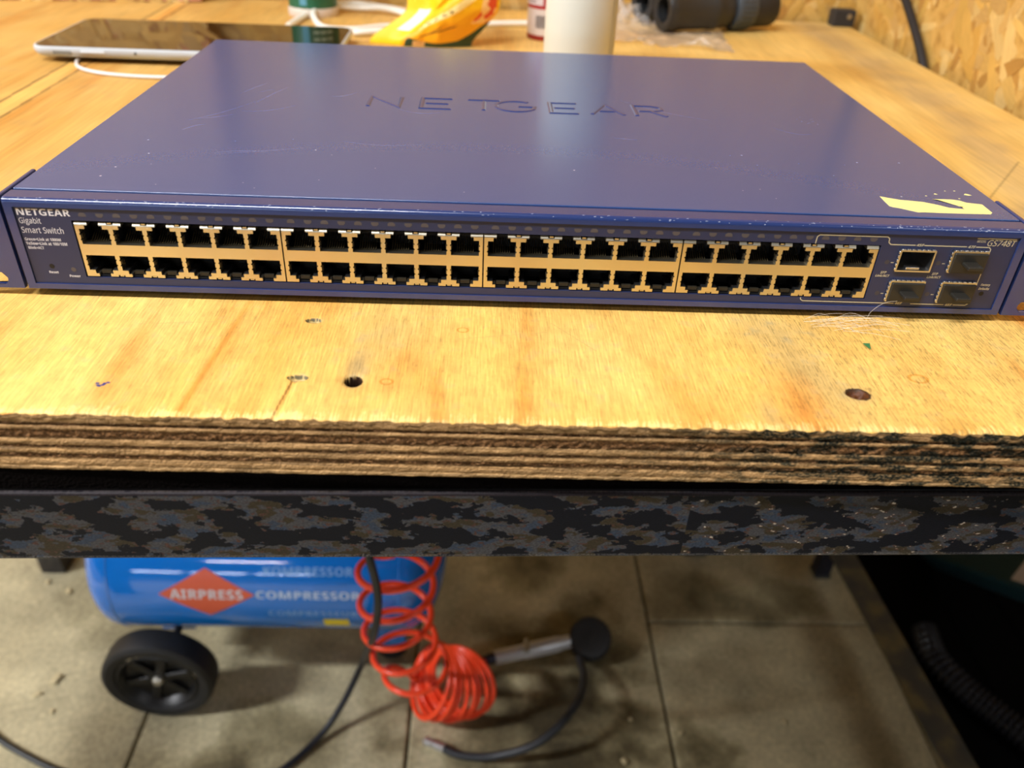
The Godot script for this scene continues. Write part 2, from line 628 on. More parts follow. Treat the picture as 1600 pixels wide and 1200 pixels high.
func strands(parent: Node3D, called: String, count: int, s: int, f: Transform3D, size: Vector2, dark: float) -> void:
	var rng := RandomNumberGenerator.new()
	rng.seed = s
	if not M.has("strand"):
		var w := 128
		var a := noise(w, w, 60, 3, 77, 3)
		var d := PackedByteArray()
		for i in w * w:
			var k := 232 + int((a[i] - 128) * 0.30)
			d.append_array(PackedByteArray([clampi(k + 6, 0, 255), clampi(k, 0, 255), clampi(k - 8, 0, 255)]))
		M.strand = mat(Color.WHITE, 0.55)
		M.strand.albedo_texture = tex(d, w, w)
		M.strand.vertex_color_use_as_albedo = true
	var outline := PackedVector2Array([Vector2(-0.5, -0.1), Vector2(-0.42, -0.42), Vector2(-0.1, -0.5), Vector2(0.3, -0.46), Vector2(0.46, -0.25), Vector2(0.5, 0.2), Vector2(0.28, 0.46), Vector2(-0.15, 0.5), Vector2(-0.44, 0.34)])
	var mb := MB.new().prism(outline, -1.0, 1.0)
	for i in mb.v.size():
		mb.uv[i] = Vector2(mb.v[i].x + 0.5, mb.v[i].y + 0.5)
	var mm := MultiMesh.new()
	mm.transform_format = MultiMesh.TRANSFORM_3D
	mm.use_colors = true
	mm.mesh = meshed([mb, M.strand])
	mm.instance_count = count
	var tones := [rgb(230, 192, 110), rgb(222, 182, 96), rgb(214, 170, 84), rgb(236, 204, 132), rgb(224, 184, 104), rgb(196, 150, 76), rgb(230, 188, 100), rgb(214, 176, 106)]
	for i in count:
		var len := rng.randf_range(0.018, 0.075)
		var wid := rng.randf_range(0.004, 0.017)
		var ang := rng.randfn(0.0, 0.75) if rng.randf() < 0.75 else rng.randf_range(-PI, PI)
		var tilt := Basis(Vector3(rng.randf_range(-1, 1), rng.randf_range(-1, 1), 0).normalized(), rng.randf_range(0.0, 0.022))
		var b := tilt * Basis(Vector3.BACK, ang + PI / 2 * 0.6)
		b = b.scaled_local(Vector3(len, wid, 0.0003))
		var p := Vector3(rng.randf() * size.x, rng.randf() * size.y, rng.randf_range(-0.0004, 0.0012))
		mm.set_instance_transform(i, f * Transform3D(b, p))
		var c: Color = (tones[rng.randi() % tones.size()] as Color).srgb_to_linear()
		var k := rng.randf_range(0.9, 1.1) * (1.0 - dark)
		mm.set_instance_color(i, Color(c.r * k, c.g * k * (1.0 - dark * 0.1), c.b * k))
	var o := MultiMeshInstance3D.new()
	o.name = called
	o.multimesh = mm
	o.set_meta("kind", "stuff")
	parent.add_child(o, true)


# ---------------------------------------------------------------- worktop
const ZF := 0.0868     # front edge of the worktop
const WX0 := -0.27
const WX1 := 0.27
const WZ0 := -0.06

func worktop() -> void:
	var t := thing("plywood_worktop", "worn yellow plywood worktop with a layered front edge under the blue switch", "worktop")
	var w := 1600
	var h := 440
	var sx := (WX1 - WX0) / w
	var sz := (ZF - WZ0) / h
	var broad := noise(w, h, 120, 700, 41, 3)
	var hue := noise(w, h, 300, 420, 42, 3)
	var streak := noise(w, h, 3.0, 70, 43, 2)
	var pore := noise(w, h, 2.2, 22, 44, 1)
	var blot := noise(w, h, 40, 40, 45, 4)
	var scuff := noise(w, h, 60, 3.0, 46, 2)
	var d := PackedByteArray()
	d.resize(w * h * 3)
	for y in h:
		var z := WZ0 + (y + 0.5) * sz
		for x in w:
			var i := y * w + x
			var px := WX0 + (x + 0.5) * sx
			var a := hue[i] / 255.0
			var b := broad[i] / 255.0
			var k := 1.0 + (streak[i] - 128) * 0.0009 + (blot[i] - 128) * 0.0005 + (b - 0.5) * 0.12
			var r := lerpf(226.0, 232.0, a)
			var g := lerpf(174.0, 192.0, a)
			var bl := lerpf(86.0, 110.0, a)
			if b < 0.36:
				g -= (0.36 - b) * 90.0
				bl -= (0.36 - b) * 90.0
			var right := clampf((px - 0.06) / 0.08, 0.0, 1.0)
			if pore[i] < 62 + right * 16:
				k -= 0.07 + right * 0.10
			if scuff[i] > 214:
				k += 0.04
			# grey grime patches
			var gr := 0.0
			if blot[i] > 168:
				gr = (blot[i] - 168) * 0.004
			gr += 0.5 * exp(-pow((px + 0.0685) / 0.0045, 2) - pow((z - 0.052) / 0.012, 2))
			gr += 0.38 * exp(-pow((px + 0.062) / 0.012, 2) - pow((z - 0.028) / 0.02, 2)) * (blot[i] / 255.0)
			gr += 0.45 * exp(-pow((px - 0.120 - (z - 0.06) * 0.2) / 0.012, 2) - pow((z - 0.045) / 0.03, 2)) * (0.4 + streak[i] / 400.0)
			gr += 0.35 * exp(-pow((px - 0.115) / 0.022, 2) - pow((z - 0.012) / 0.012, 2)) * (blot[i] / 200.0)
			gr += 0.6 * exp(-pow((px - 0.131) / 0.0055, 2) - pow((z - 0.0625) / 0.005, 2)) * (streak[i] / 160.0)
			gr += 0.3 * exp(-pow((px - 0.092) / 0.004, 2) - pow((z - 0.078) / 0.01, 2))
			gr = minf(gr, 0.75)
			r = lerpf(r, 150.0, gr)
			g = lerpf(g, 138.0, gr)
			bl = lerpf(bl, 108.0, gr)
			# resin streaks running back
			var s1 := exp(-pow((px - (-0.1285 + (0.083 - z) * 0.06)) / 0.0015, 2)) * clampf((z + 0.02) / 0.05, 0.0, 1.0) * (0.6 + streak[i] / 500.0)
			var s2 := exp(-pow((px + 0.105 - (0.083 - z) * 0.05) / 0.008, 2)) * 0.35
			var s3 := exp(-pow((px - 0.065 - (z - 0.08) * 0.35) / 0.006, 2)) * 0.3 * clampf((z - 0.01) / 0.05, 0, 1)
			var s := minf(0.85, s1 * 1.1 + s2 + s3)
			r = lerpf(r, 205.0, s)
			g = lerpf(g, 140.0, s)
			bl = lerpf(bl, 58.0, s)
			# torn pale fibres along the front edge
			var edge := (z - (ZF - 0.0042 - blot[i] * 0.00001)) / 0.0036 - 0.72 + (pore[i] - 128) * 0.006
			if edge > 0.0 and streak[i] + blot[i] > 240:
				r = lerpf(r, 240.0, 0.5)
				g = lerpf(g, 218.0, 0.5)
				bl = lerpf(bl, 150.0, 0.5)
			# inside the holes and dents; round bore and dent rims carry painted shade
			var hd := Vector2((px + 0.0684) / 0.0031, (z - 0.0612) / 0.0034).length()
			var kd := Vector2((px - 0.1312) / 0.0042, (z - 0.0622) / 0.0036).length() + (blot[i] - 128) * 0.003
			if hd < 1.12:
				r = 44.0; g = 24.0; bl = 10.0
			elif hd < 1.5 and streak[i] > 110:
				r = lerpf(r, 190.0, 0.5); g = lerpf(g, 170.0, 0.5); bl = lerpf(bl, 120.0, 0.5)
			if kd < 0.9:
				r = 92.0; g = 50.0; bl = 20.0
			elif kd < 1.12:
				r = 70.0; g = 48.0; bl = 30.0
			var d1 := Vector2((px + 0.0902) / 0.0042, (z - 0.0602) / 0.0022).length()
			var d2 := Vector2((px + 0.0922) / 0.0036, (z - 0.0152) / 0.0022).length()
			if minf(d1, d2) < 1.0:
				var rimmed := 0.85 if minf(d1, d2) > 0.72 and streak[i] > 100 else 0.6
				var dk := 0.45 if rimmed > 0.8 else 1.0
				r = lerpf(r, 170.0 * dk, rimmed); g = lerpf(g, 162.0 * dk, rimmed); bl = lerpf(bl, 116.0 * dk, rimmed)
			if z > 0.062 and absf(px + 0.0908 + (z - 0.063) * 0.10 + 0.0013) < 0.0003:
				r *= 0.72; g *= 0.66; bl *= 0.6
			# two faint plugged screw holes
			for q in [Vector3(-0.0555, 0.0615, 0.0026), Vector3(-0.027, 0.020, 0.0026), Vector3(0.162, 0.05, 0.004)]:
				var e := Vector2((px - q.x) / q.z, (z - q.y) / (q.z * 0.8)).length()
				if e > 0.75 and e < 1.1:
					r *= 0.93; g *= 0.84; bl *= 0.7
			d[i * 3] = clampi(int(r * k), 0, 255)
			d[i * 3 + 1] = clampi(int(g * k), 0, 255)
			d[i * 3 + 2] = clampi(int(bl * k), 0, 255)
	var im := Image.create_from_data(w, h, false, Image.FORMAT_RGB8, d)
	# blue pen stroke and a few knife scores
	var dot := func(px: float, z: float, c: Color, rx := 1, ry := 1) -> void:
		im.fill_rect(Rect2i(int((px - WX0) / sx), int((z - WZ0) / sz), rx, ry), c)
	for p in [Vector2(-0.1648, 0.0668), Vector2(-0.1642, 0.0682), Vector2(-0.1634, 0.0686), Vector2(-0.1626, 0.0680), Vector2(-0.1620, 0.0668), Vector2(-0.1612, 0.0662), Vector2(-0.1622, 0.0674)]:
		dot.call(p.x, p.y, rgb(36, 48, 120), 4, 3)
	for s in [[0.13, 0.0215, 0.176, 0.020], [0.098, 0.0175, 0.128, 0.0205], [-0.165, 0.022, -0.13, 0.018], [0.012, 0.012, 0.03, 0.035], [-0.03, 0.028, 0.01, 0.020]]:
		for k in 160:
			var u := k / 160.0
			if (k * 7) % 11 > 2:
				dot.call(lerpf(s[0], s[2], u), lerpf(s[1], s[3], u), rgb(196, 160, 92))
	M.front_wood = mat(Color.WHITE, 0.55, 0.0, 0.4)
	M.front_wood.albedo_texture = ImageTexture.create_from_image(im)
	M.front_wood.heightmap_enabled = true
	M.front_wood.heightmap_texture = grey_tex(pore, w, h)
	M.front_wood.heightmap_scale = 0.012

	# front of the face veneer as relief: holes, dents, groove, ragged edge
	var nx := 720
	var nz := 200
	var mb := MB.new()
	mb.v.resize(nx * nz)
	mb.n.resize(nx * nz)
	mb.uv.resize(nx * nz)
	var rough := noise(nx, nz, 4, 3, 51, 2)
	var wavy := noise(nx, 8, 9, 9, 52, 3)
	for j in nz:
		for i in nx:
			var x := lerpf(WX0, WX1, i / float(nx - 1))
			var z := lerpf(WZ0, ZF, j / float(nz - 1))
			var y := (rough[j * nx + i] - 128) * 0.0000004
			var hd := Vector2((x + 0.0684) / 0.0029, (z - 0.0612) / 0.0032).length()
			y -= 0.016 * (1.0 - smoothstep(0.85, 1.08, hd)) + 0.0008 * (1.0 - smoothstep(1.0, 1.9, hd))
			var kd := Vector2((x - 0.1312) / 0.0042, (z - 0.0622) / 0.0036).length()
			y -= 0.0028 * (1.0 - smoothstep(0.6, 1.05, kd)) * (0.5 + rough[j * nx + i] / 255.0)
			y -= 0.0022 * (1.0 - smoothstep(0.5, 1.0, Vector2((x + 0.0902) / 0.0044, (z - 0.0602) / 0.0024).length()))
			y -= 0.0018 * (1.0 - smoothstep(0.5, 1.0, Vector2((x + 0.0922) / 0.0038, (z - 0.0152) / 0.0024).length()))
			var gx := -0.0908 - (z - 0.063) * 0.10
			if z > 0.062:
				y -= 0.0007 * (1.0 - smoothstep(0.3, 1.0, absf(x - gx) / 0.0016))
			var e := (z - (ZF - 0.0018)) / 0.0018
			if e > 0.0:
				y -= e * e * 0.0006 * (0.4 + rough[j * nx + i] / 200.0)
				z += e * (wavy[nx * 3 + i] - 128) * 0.000008
			var k := j * nx + i
			mb.v[k] = Vector3(x, y, z)
			mb.uv[k] = Vector2((x - WX0) / (WX1 - WX0), (z - WZ0) / (ZF - WZ0))
	for j in nz:
		for i in nx:
			var k := j * nx + i
			var dx := mb.v[j * nx + mini(i + 1, nx - 1)] - mb.v[j * nx + maxi(i - 1, 0)]
			var dz := mb.v[mini(j + 1, nz - 1) * nx + i] - mb.v[maxi(j - 1, 0) * nx + i]
			mb.n[k] = dz.cross(dx).normalized()
	var ix := PackedInt32Array()
	ix.resize((nx - 1) * (nz - 1) * 6)
	var q := 0
	for j in nz - 1:
		for i in nx - 1:
			var a := j * nx + i
			ix[q] = a; ix[q + 1] = a + 1; ix[q + 2] = a + nx + 1
			ix[q + 3] = a; ix[q + 4] = a + nx + 1; ix[q + 5] = a + nx
			q += 6
	mb.ix = ix
	# front face of the veneer
	var vf := MB.new()
	for i in nx - 1:
		var a := mb.v[(nz - 1) * nx + i]
		var b := mb.v[(nz - 1) * nx + i + 1]
		vf.quad(Vector3(a.x, -0.0022, a.z - 0.0004), Vector3(b.x, -0.0022, b.z - 0.0004), b, a, Vector3.BACK)
	for i in vf.v.size():
		vf.uv[i] = Vector2((vf.v[i].x + 0.27) / 0.54, clampf(-vf.v[i].y / 0.027, 0, 1))

	# the rest of the top, behind and beside
	w = 1400
	h = 720
	broad = noise(w, h, 46, 420, 61, 3)
	hue = noise(w, h, 90, 160, 62, 3)
	streak = noise(w, h, 2.6, 60, 63, 2)
	blot = noise(w, h, 60, 60, 64, 4)
	d = PackedByteArray()
	d.resize(w * h * 3)
	for y in h:
		var z := -0.78 + 0.72 * (y + 0.5) / h
		for x in w:
			var i := y * w + x
			var px := -0.97 + 1.4 * (x + 0.5) / w
			var a := hue[i] / 255.0
			var b := broad[i] / 255.0
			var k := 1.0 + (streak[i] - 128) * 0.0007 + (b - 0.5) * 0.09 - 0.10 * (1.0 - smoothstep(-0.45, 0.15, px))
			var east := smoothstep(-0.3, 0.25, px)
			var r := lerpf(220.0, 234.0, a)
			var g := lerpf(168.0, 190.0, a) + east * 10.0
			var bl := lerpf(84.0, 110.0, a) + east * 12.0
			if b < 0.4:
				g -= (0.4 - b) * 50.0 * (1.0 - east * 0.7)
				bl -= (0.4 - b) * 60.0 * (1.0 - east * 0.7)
			var gr := 0.0
			gr += 0.62 * exp(-pow((px - 0.372 + maxf(0.0, z + 0.37) * 0.2) / 0.020, 2)) * (0.45 + blot[i] / 255.0)
			gr += 0.22 * exp(-pow((px - 0.40) / 0.02, 2)) * (blot[i] / 255.0)
			if blot[i] > 176:
				gr += (blot[i] - 176) * 0.003
			gr = minf(gr, 0.6)
			r = lerpf(r, 178.0, gr)
			g = lerpf(g, 152.0, gr)
			bl = lerpf(bl, 112.0, gr)
			# pale bruised strip between two scores on the left
			var u := px + 0.362 - (z + 0.25) * 0.03
			if u < 0.0 and u > -0.017:
				k += 0.08
			if absf(u) < 0.0012 or absf(u + 0.018) < 0.0014:
				k -= 0.30
			if absf(px - 0.30 - (z + 0.16) * -0.8) < 0.0008 and z > -0.24 and px > 0.24:
				k -= 0.2
			d[i * 3] = clampi(int(r * k), 0, 255)
			d[i * 3 + 1] = clampi(int(g * k), 0, 255)
			d[i * 3 + 2] = clampi(int(bl * k), 0, 255)
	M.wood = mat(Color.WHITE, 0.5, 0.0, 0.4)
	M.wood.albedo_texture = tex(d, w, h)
	M.wood.heightmap_enabled = true
	M.wood.heightmap_texture = grey_tex(streak, w, h)
	M.wood.heightmap_scale = 0.01
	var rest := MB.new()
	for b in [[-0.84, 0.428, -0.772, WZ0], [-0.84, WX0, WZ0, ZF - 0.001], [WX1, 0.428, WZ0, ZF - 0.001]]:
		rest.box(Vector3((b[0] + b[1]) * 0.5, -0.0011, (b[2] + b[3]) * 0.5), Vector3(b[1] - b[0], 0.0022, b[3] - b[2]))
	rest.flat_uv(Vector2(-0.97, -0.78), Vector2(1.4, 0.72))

	# edge of the plies: bands of long grain and torn cross grain, with black mould to the right
	w = 1800
	h = 130
	var lng := noise(w, h, 120, 3, 71, 3)
	var crs := noise(w, h, 5, 4, 72, 3)
	var mould := noise(w, h, 46, 26, 73, 4)
	var spots := noise(w, h, 6, 5, 74, 3)
	d = PackedByteArray()
	d.resize(w * h * 3)
	# share of the thickness where each ply ends, and whether its grain runs across
	var plies := [[0.185, false], [0.235, true], [0.30, false], [0.455, true], [0.565, false], [0.625, true], [0.715, false], [0.80, true], [0.93, false], [1.0, false]]
	for y in h:
		var f := (y + 0.5) / h
		var p := 0
		while p < 9 and f > plies[p][0]:
			p += 1
		var cross: bool = plies[p][1]
		for x in w:
			var i := y * w + x
			var px := x / float(w)
			var k := 1.0
			var r := 180.0
			var g := 140.0
			var bl := 92.0
			if cross:
				r = 126.0; g = 90.0; bl = 56.0
				k += (crs[i] - 128) * 0.0045
			else:
				k += (lng[i] - 128) * 0.0024 + (crs[i] - 128) * 0.0006
				if lng[i] < 60:
					k -= 0.12
			if p == 9:
				r = 182.0; g = 144.0; bl = 96.0
			var mo := clampf((px - 0.46) / 0.2, 0.0, 1.0)
			mo *= exp(-pow((px - 0.80) / 0.15, 2)) * 1.5 + 0.3
			var m := mo * clampf((mould[i] - 104) / 60.0, 0.0, 1.0) * (1.0 - f * 0.45)
			m *= clampf((spots[i] - 70) / 70.0, 0.35, 1.0)
			m = clampf(m, 0.0, 0.94)
			r = lerpf(r * k, 26.0, m)
			g = lerpf(g * k, 30.0, m)
			bl = lerpf(bl * k, 24.0, m)
			d[i * 3] = clampi(int(r), 0, 255)
			d[i * 3 + 1] = clampi(int(g), 0, 255)
			d[i * 3 + 2] = clampi(int(bl), 0, 255)
	M.ply = mat(Color.WHITE, 0.75, 0.0, 0.3)
	M.ply.albedo_texture = tex(d, w, h)
	M.ply.heightmap_enabled = true
	M.ply.heightmap_texture = grey_tex(crs, w, h)
	M.ply.heightmap_scale = 0.05

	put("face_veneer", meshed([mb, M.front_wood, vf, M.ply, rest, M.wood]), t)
	var th := 0.0272
	var last := 0.0022 / th
	var rng := RandomNumberGenerator.new()
	rng.seed = 8
	for p in plies.size():
		var y1 := -last * th
		var y0: float = -plies[p][0] * th
		last = plies[p][0]
		var cross: bool = plies[p][1]
		var nn := FastNoiseLite.new()
		nn.seed = 90 + p
		nn.frequency = 260.0 if cross else 130.0
		nn.fractal_octaves = 3
		var amp := 0.0011 if cross else 0.0004
		var rec := 0.0011 if cross else 0.0003
		var s := MB.new()
		var m := 520
		var rows := 4
		for i in m + 1:
			var x := lerpf(-0.84, -0.27, i / 20.0) if i < 20 else (lerpf(0.27, 0.428, (i - 500) / 20.0) if i > 500 else lerpf(-0.27, 0.27, (i - 20) / 480.0))
			for j in rows + 1:
				var y := lerpf(y0, y1, j / float(rows))
				var z := ZF - 0.0004 - rec + nn.get_noise_2d(x, y * 3.0) * amp
				if j == 0 or j == rows:
					z -= 0.0003
				s.vert(Vector3(x, y, z), Vector3.BACK, Vector2((x + 0.27) / 0.54, -y / th))
		for i in m + 1:
			for j in rows + 1:
				var k := i * (rows + 1) + j
				var dx := s.v[mini(i + 1, m) * (rows + 1) + j] - s.v[maxi(i - 1, 0) * (rows + 1) + j]
				var dy := s.v[i * (rows + 1) + mini(j + 1, rows)] - s.v[i * (rows + 1) + maxi(j - 1, 0)]
				s.n[k] = dx.cross(dy).normalized()
		for i in m:
			for j in rows:
				var k := i * (rows + 1) + j
				s.face(k, k + 1, k + rows + 2)
				s.face(k, k + rows + 2, k + rows + 1)
		var zm := ZF - 0.004
		var bx := MB.new().plate(Rect2(-0.84, -zm, 1.268, zm + 0.772), [Rect2(-0.0720, -0.0650, 0.0072, 0.0076), Rect2(0.1268, -0.0665, 0.0090, 0.0085)], y0, y1, true)
		for i in bx.v.size():     # lay it flat
			bx.v[i] = Vector3(bx.v[i].x, bx.v[i].z, -bx.v[i].y)
			bx.n[i] = Vector3(bx.n[i].x, bx.n[i].z, -bx.n[i].y)
		bx.flat_uv(Vector2(-0.27, 0.0), Vector2(0.54, 0.6), 0, 2)
		put("ply", meshed([s, M.ply, bx, M.ply]), t)


# ---------------------------------------------------------------- bench frame
func bench_frame() -> void:
	var t := thing("bench_frame", "steel bench frame of chipped dark paint carrying the plywood worktop", "bench frame")
	var w := 1800
	var h := 140
	var a := noise(w, h, 80, 46, 81, 5)
	var b := noise(w, h, 60, 34, 82, 4)
	var c := noise(w, h, 18, 10, 83, 3)
	var e := noise(w, h, 4, 3, 84, 2)
	var g := noise(w, h, 120, 60, 85, 2)
	var d := PackedByteArray()
	d.resize(w * h * 3)
	var hh := PackedByteArray()
	hh.resize(w * h)
	for i in w * h:
		var y := i / w
		var px := (i % w) / float(w)
		var col := Vector3(11, 13, 22)      # remaining dark paint
		var hi := 170
		var lim := 132 + (g[i] - 128) * 0.35 - (18 if y > h * 0.72 else 0)
		var av: float = a[i] + (c[i] - 128) * 0.22 + (e[i] - 128) * 0.06
		if av > lim:                      # paint gone: older coats and bare metal
			hi = 110
			col = Vector3(66, 64, 65)
			if b[i] > 150:
				col = Vector3(54, 46, 33)
			elif b[i] < 92:
				col = Vector3(50, 58, 70)
			if c[i] > 186:
				col = Vector3(74, 50, 42)
			if av < lim + 2:
				col = Vector3(84, 80, 76)
		var pale := absf(px - 0.345) < 0.022 and c[i] > 120 and b[i] > 112
		if c[i] > 206 and av > lim and b[i] > 120 and px < 0.36 or pale:
			col = Vector3(188, 176, 156)
			hi = 150
		if y > h - 9:
			col = col.lerp(Vector3(104, 98, 92), 0.6 if e[i] > 120 else 0.15)
		if y < 5:
			col = Vector3(38, 32, 34)
		col *= 1.0 + (e[i] - 128) * 0.0022
		d[i * 3] = clampi(int(col.x), 0, 255)
		d[i * 3 + 1] = clampi(int(col.y), 0, 255)
		d[i * 3 + 2] = clampi(int(col.z), 0, 255)
		hh[i] = clampi(hi + (e[i] - 128) / 6, 0, 255)
	M.chipped = mat(Color.WHITE, 0.5, 0.0, 0.28)
	M.chipped.albedo_texture = tex(d, w, h)
	M.chipped.heightmap_enabled = true
	M.chipped.heightmap_texture = grey_tex(hh, w, h)
	M.chipped.heightmap_scale = 0.03
	M.old_steel = mat(rgb(54, 54, 58), 0.5, 0.0)
	M.old_steel.albedo_texture = noise_tex(256, 20, 86, [[0.0, 0.5, 1.0], [Color(0.5, 0.5, 0.6), Color(0.9, 0.85, 0.8), Color(1.3, 1.25, 1.1)]])
	M.old_steel.uv1_triplanar = true
	M.old_steel.uv1_scale = Vector3(4, 4, 4)
	# the front rail stands slightly askew under the worktop
	var turn := Basis(Vector3.UP, 0.0272)
	var c0 := Vector3(-0.0015, -0.0565, 0.0822) - turn.z * 0.0013
	var r := MB.new().rbox(Vector3.ZERO, Vector3(1.4, 0.0360, 0.0026), 0.0012, Basis.IDENTITY, true)
	for i in r.v.size():
		r.uv[i] = Vector2((r.v[i].x + 0.27) / 0.54, 0.5 - r.v[i].y / 0.0360)
		r.v[i] = c0 + turn * (r.v[i] + Vector3(-0.2, 0, 0))
		r.n[i] = turn * r.n[i]
	obj("front_rail", r, M.chipped, t)
	var fl := MB.new().rbox(Vector3.ZERO, Vector3(1.4, 0.004, 0.034), 0.0012)
	for i in fl.v.size():
		fl.v[i] = c0 + turn * (fl.v[i] + Vector3(-0.2, 0.0160, -0.019))
		fl.n[i] = turn * fl.n[i]
	obj("rail_flange", fl, M.old_steel, t)
	var felt := mat(rgb(11, 8, 7), 0.95, 0.0, 0.1)
	felt.heightmap_enabled = true
	felt.heightmap_texture = noise_tex(256, 5, 87)
	felt.heightmap_scale = 0.06
	felt.uv1_triplanar = true
	felt.uv1_scale = Vector3(12, 12, 12)
	var ps := MB.new().box(Vector3.ZERO, Vector3(1.24, 0.0113, 0.03))
	for i in ps.v.size():
		ps.v[i] = Vector3(c0.x, -0.02285 - 0.01, c0.z) + turn * (ps.v[i] + Vector3(-0.2, 0, -0.0165))
		ps.n[i] = turn * ps.n[i]
	obj("packing_strip", ps, felt, t)
	for z in [-0.74]:
		obj("back_rail", MB.new().rbox(Vector3(-0.2, -0.057, z), Vector3(1.24, 0.036, 0.036), 0.002), M.old_steel, t)
		obj("packing_strip", MB.new().box(Vector3(-0.2, -0.0332, z), Vector3(1.24, 0.0116, 0.03)), felt, t)
	for x in [-0.76, 0.38]:
		obj("side_rail", MB.new().rbox(Vector3(x, -0.057, -0.345), Vector3(0.036, 0.036, 0.75), 0.002), M.old_steel, t)
	obj("low_rail", MB.new().rbox(Vector3(-0.800, -0.62, -0.32), Vector3(0.03, 0.03, 0.74), 0.002), M.old_steel, t)
	for p in [Vector2(-0.745, -0.676), Vector2(-0.76, 0.03), Vector2(0.38, -0.74), Vector2(0.40, 0.03)]:
		obj("leg", MB.new().rbox(Vector3(p.x, (FLOOR - 0.075) * 0.5, p.y), Vector3(0.04, -FLOOR - 0.075, 0.04), 0.002), M.old_steel, t)


# ---------------------------------------------------------------- network switch
const BX := -0.1935     # left end of the port blocks
const BW := 0.0873

func port_holes() -> Array:
	var out := []
	for k in 6:
		var x := 0.0019 + 0.01424 * k
		for top in [true, false]:
			var y := func(a: float, b: float) -> Array: return [a, b] if top else [0.0381 - b, 0.0381 - a]
			for r in [[x, x + 0.0123, 0.0216, 0.0287], [x + 0.0024, x + 0.0099, 0.0287, 0.0303], [x + 0.0037, x + 0.0086, 0.0303, 0.0318], [x - 0.0004, x + 0.0127, 0.0234, 0.0241], [x - 0.0004, x + 0.0127, 0.0259, 0.0266]]:
				var yy: Array = y.call(r[2], r[3])
				out.append(Rect2(r[0], yy[0], r[1] - r[0], yy[1] - yy[0]))
			if k < 5:
				var yy: Array = y.call(0.0309, 0.0318)
				out.append(Rect2(x + 0.0119, yy[0], 0.0028, yy[1] - yy[0]))
	return out


func make_port(top: bool) -> ArrayMesh:
	# black insert seen through the opening: walls, floor with a bed of contact springs, shelf for the latch
	var m := MB.new()
	var s := 1.0 if top else -1.0
	var wi := 0.0123
	var dp := -0.0118
	var fr := -0.0007
	var y0 := -0.00355
	var y1 := 0.00655
	var pt := func(x: float, y: float, z: float) -> Vector3: return Vector3(x, y * s, z)
	m.quad(pt.call(-wi / 2 - .0004, y0 - .0003, dp), pt.call(wi / 2 + .0004, y0 - .0003, dp), pt.call(wi / 2 + .0004, y1 + .0002, dp), pt.call(-wi / 2 - .0004, y1 + .0002, dp), Vector3.BACK)
	for x in [-1.0, 1.0]:
		var xx: float = x * (wi / 2 + 0.0003)
		m.quad(pt.call(xx, y0, dp), pt.call(xx, y1, dp), pt.call(xx, y1, fr), pt.call(xx, y0, fr), Vector3(-x, 0, 0))
	m.quad(pt.call(-wi / 2, y0 - .0002, dp), pt.call(wi / 2, y0 - .0002, dp), pt.call(wi / 2, y0 - .0002, fr), pt.call(-wi / 2, y0 - .0002, fr), Vector3(0, s, 0))
	m.quad(pt.call(-wi / 2, y1, dp), pt.call(wi / 2, y1, dp), pt.call(wi / 2, y1, fr), pt.call(-wi / 2, y1, fr), Vector3(0, -s, 0))
	for x in [-1.0, 1.0]:   # shoulders beside the latch slot
		m.box(pt.call(x * 0.0049, 0.00435, -0.0062), Vector3(0.0024, 0.0018, 0.011))
	m.box(pt.call(0, 0.0016, -0.0113), Vector3(0.0115, 0.003, 0.0008))
	var pin := MB.new()
	for k in 8:
		var x := -0.0036 + 0.00102 * k
		pin.tube([pt.call(x, y0 + 0.0004, -0.0022), pt.call(x, y0 + 0.0006, -0.004), pt.call(x, y0 + 0.0042, -0.0108)], 0.00019, 5, false)
	var tab := MB.new()
	for x in [-1.0, 1.0]:
		tab.box(pt.call(x * 0.0060, -0.0002, -0.0018), Vector3(0.0005, 0.0022, 0.0014))
	if not top:
		tab.box(pt.call(0, 0.0052, -0.0026), Vector3(0.0042, 0.0016, 0.0012))
	return meshed([m, M.dark, pin, M.pin, tab, M.spring])


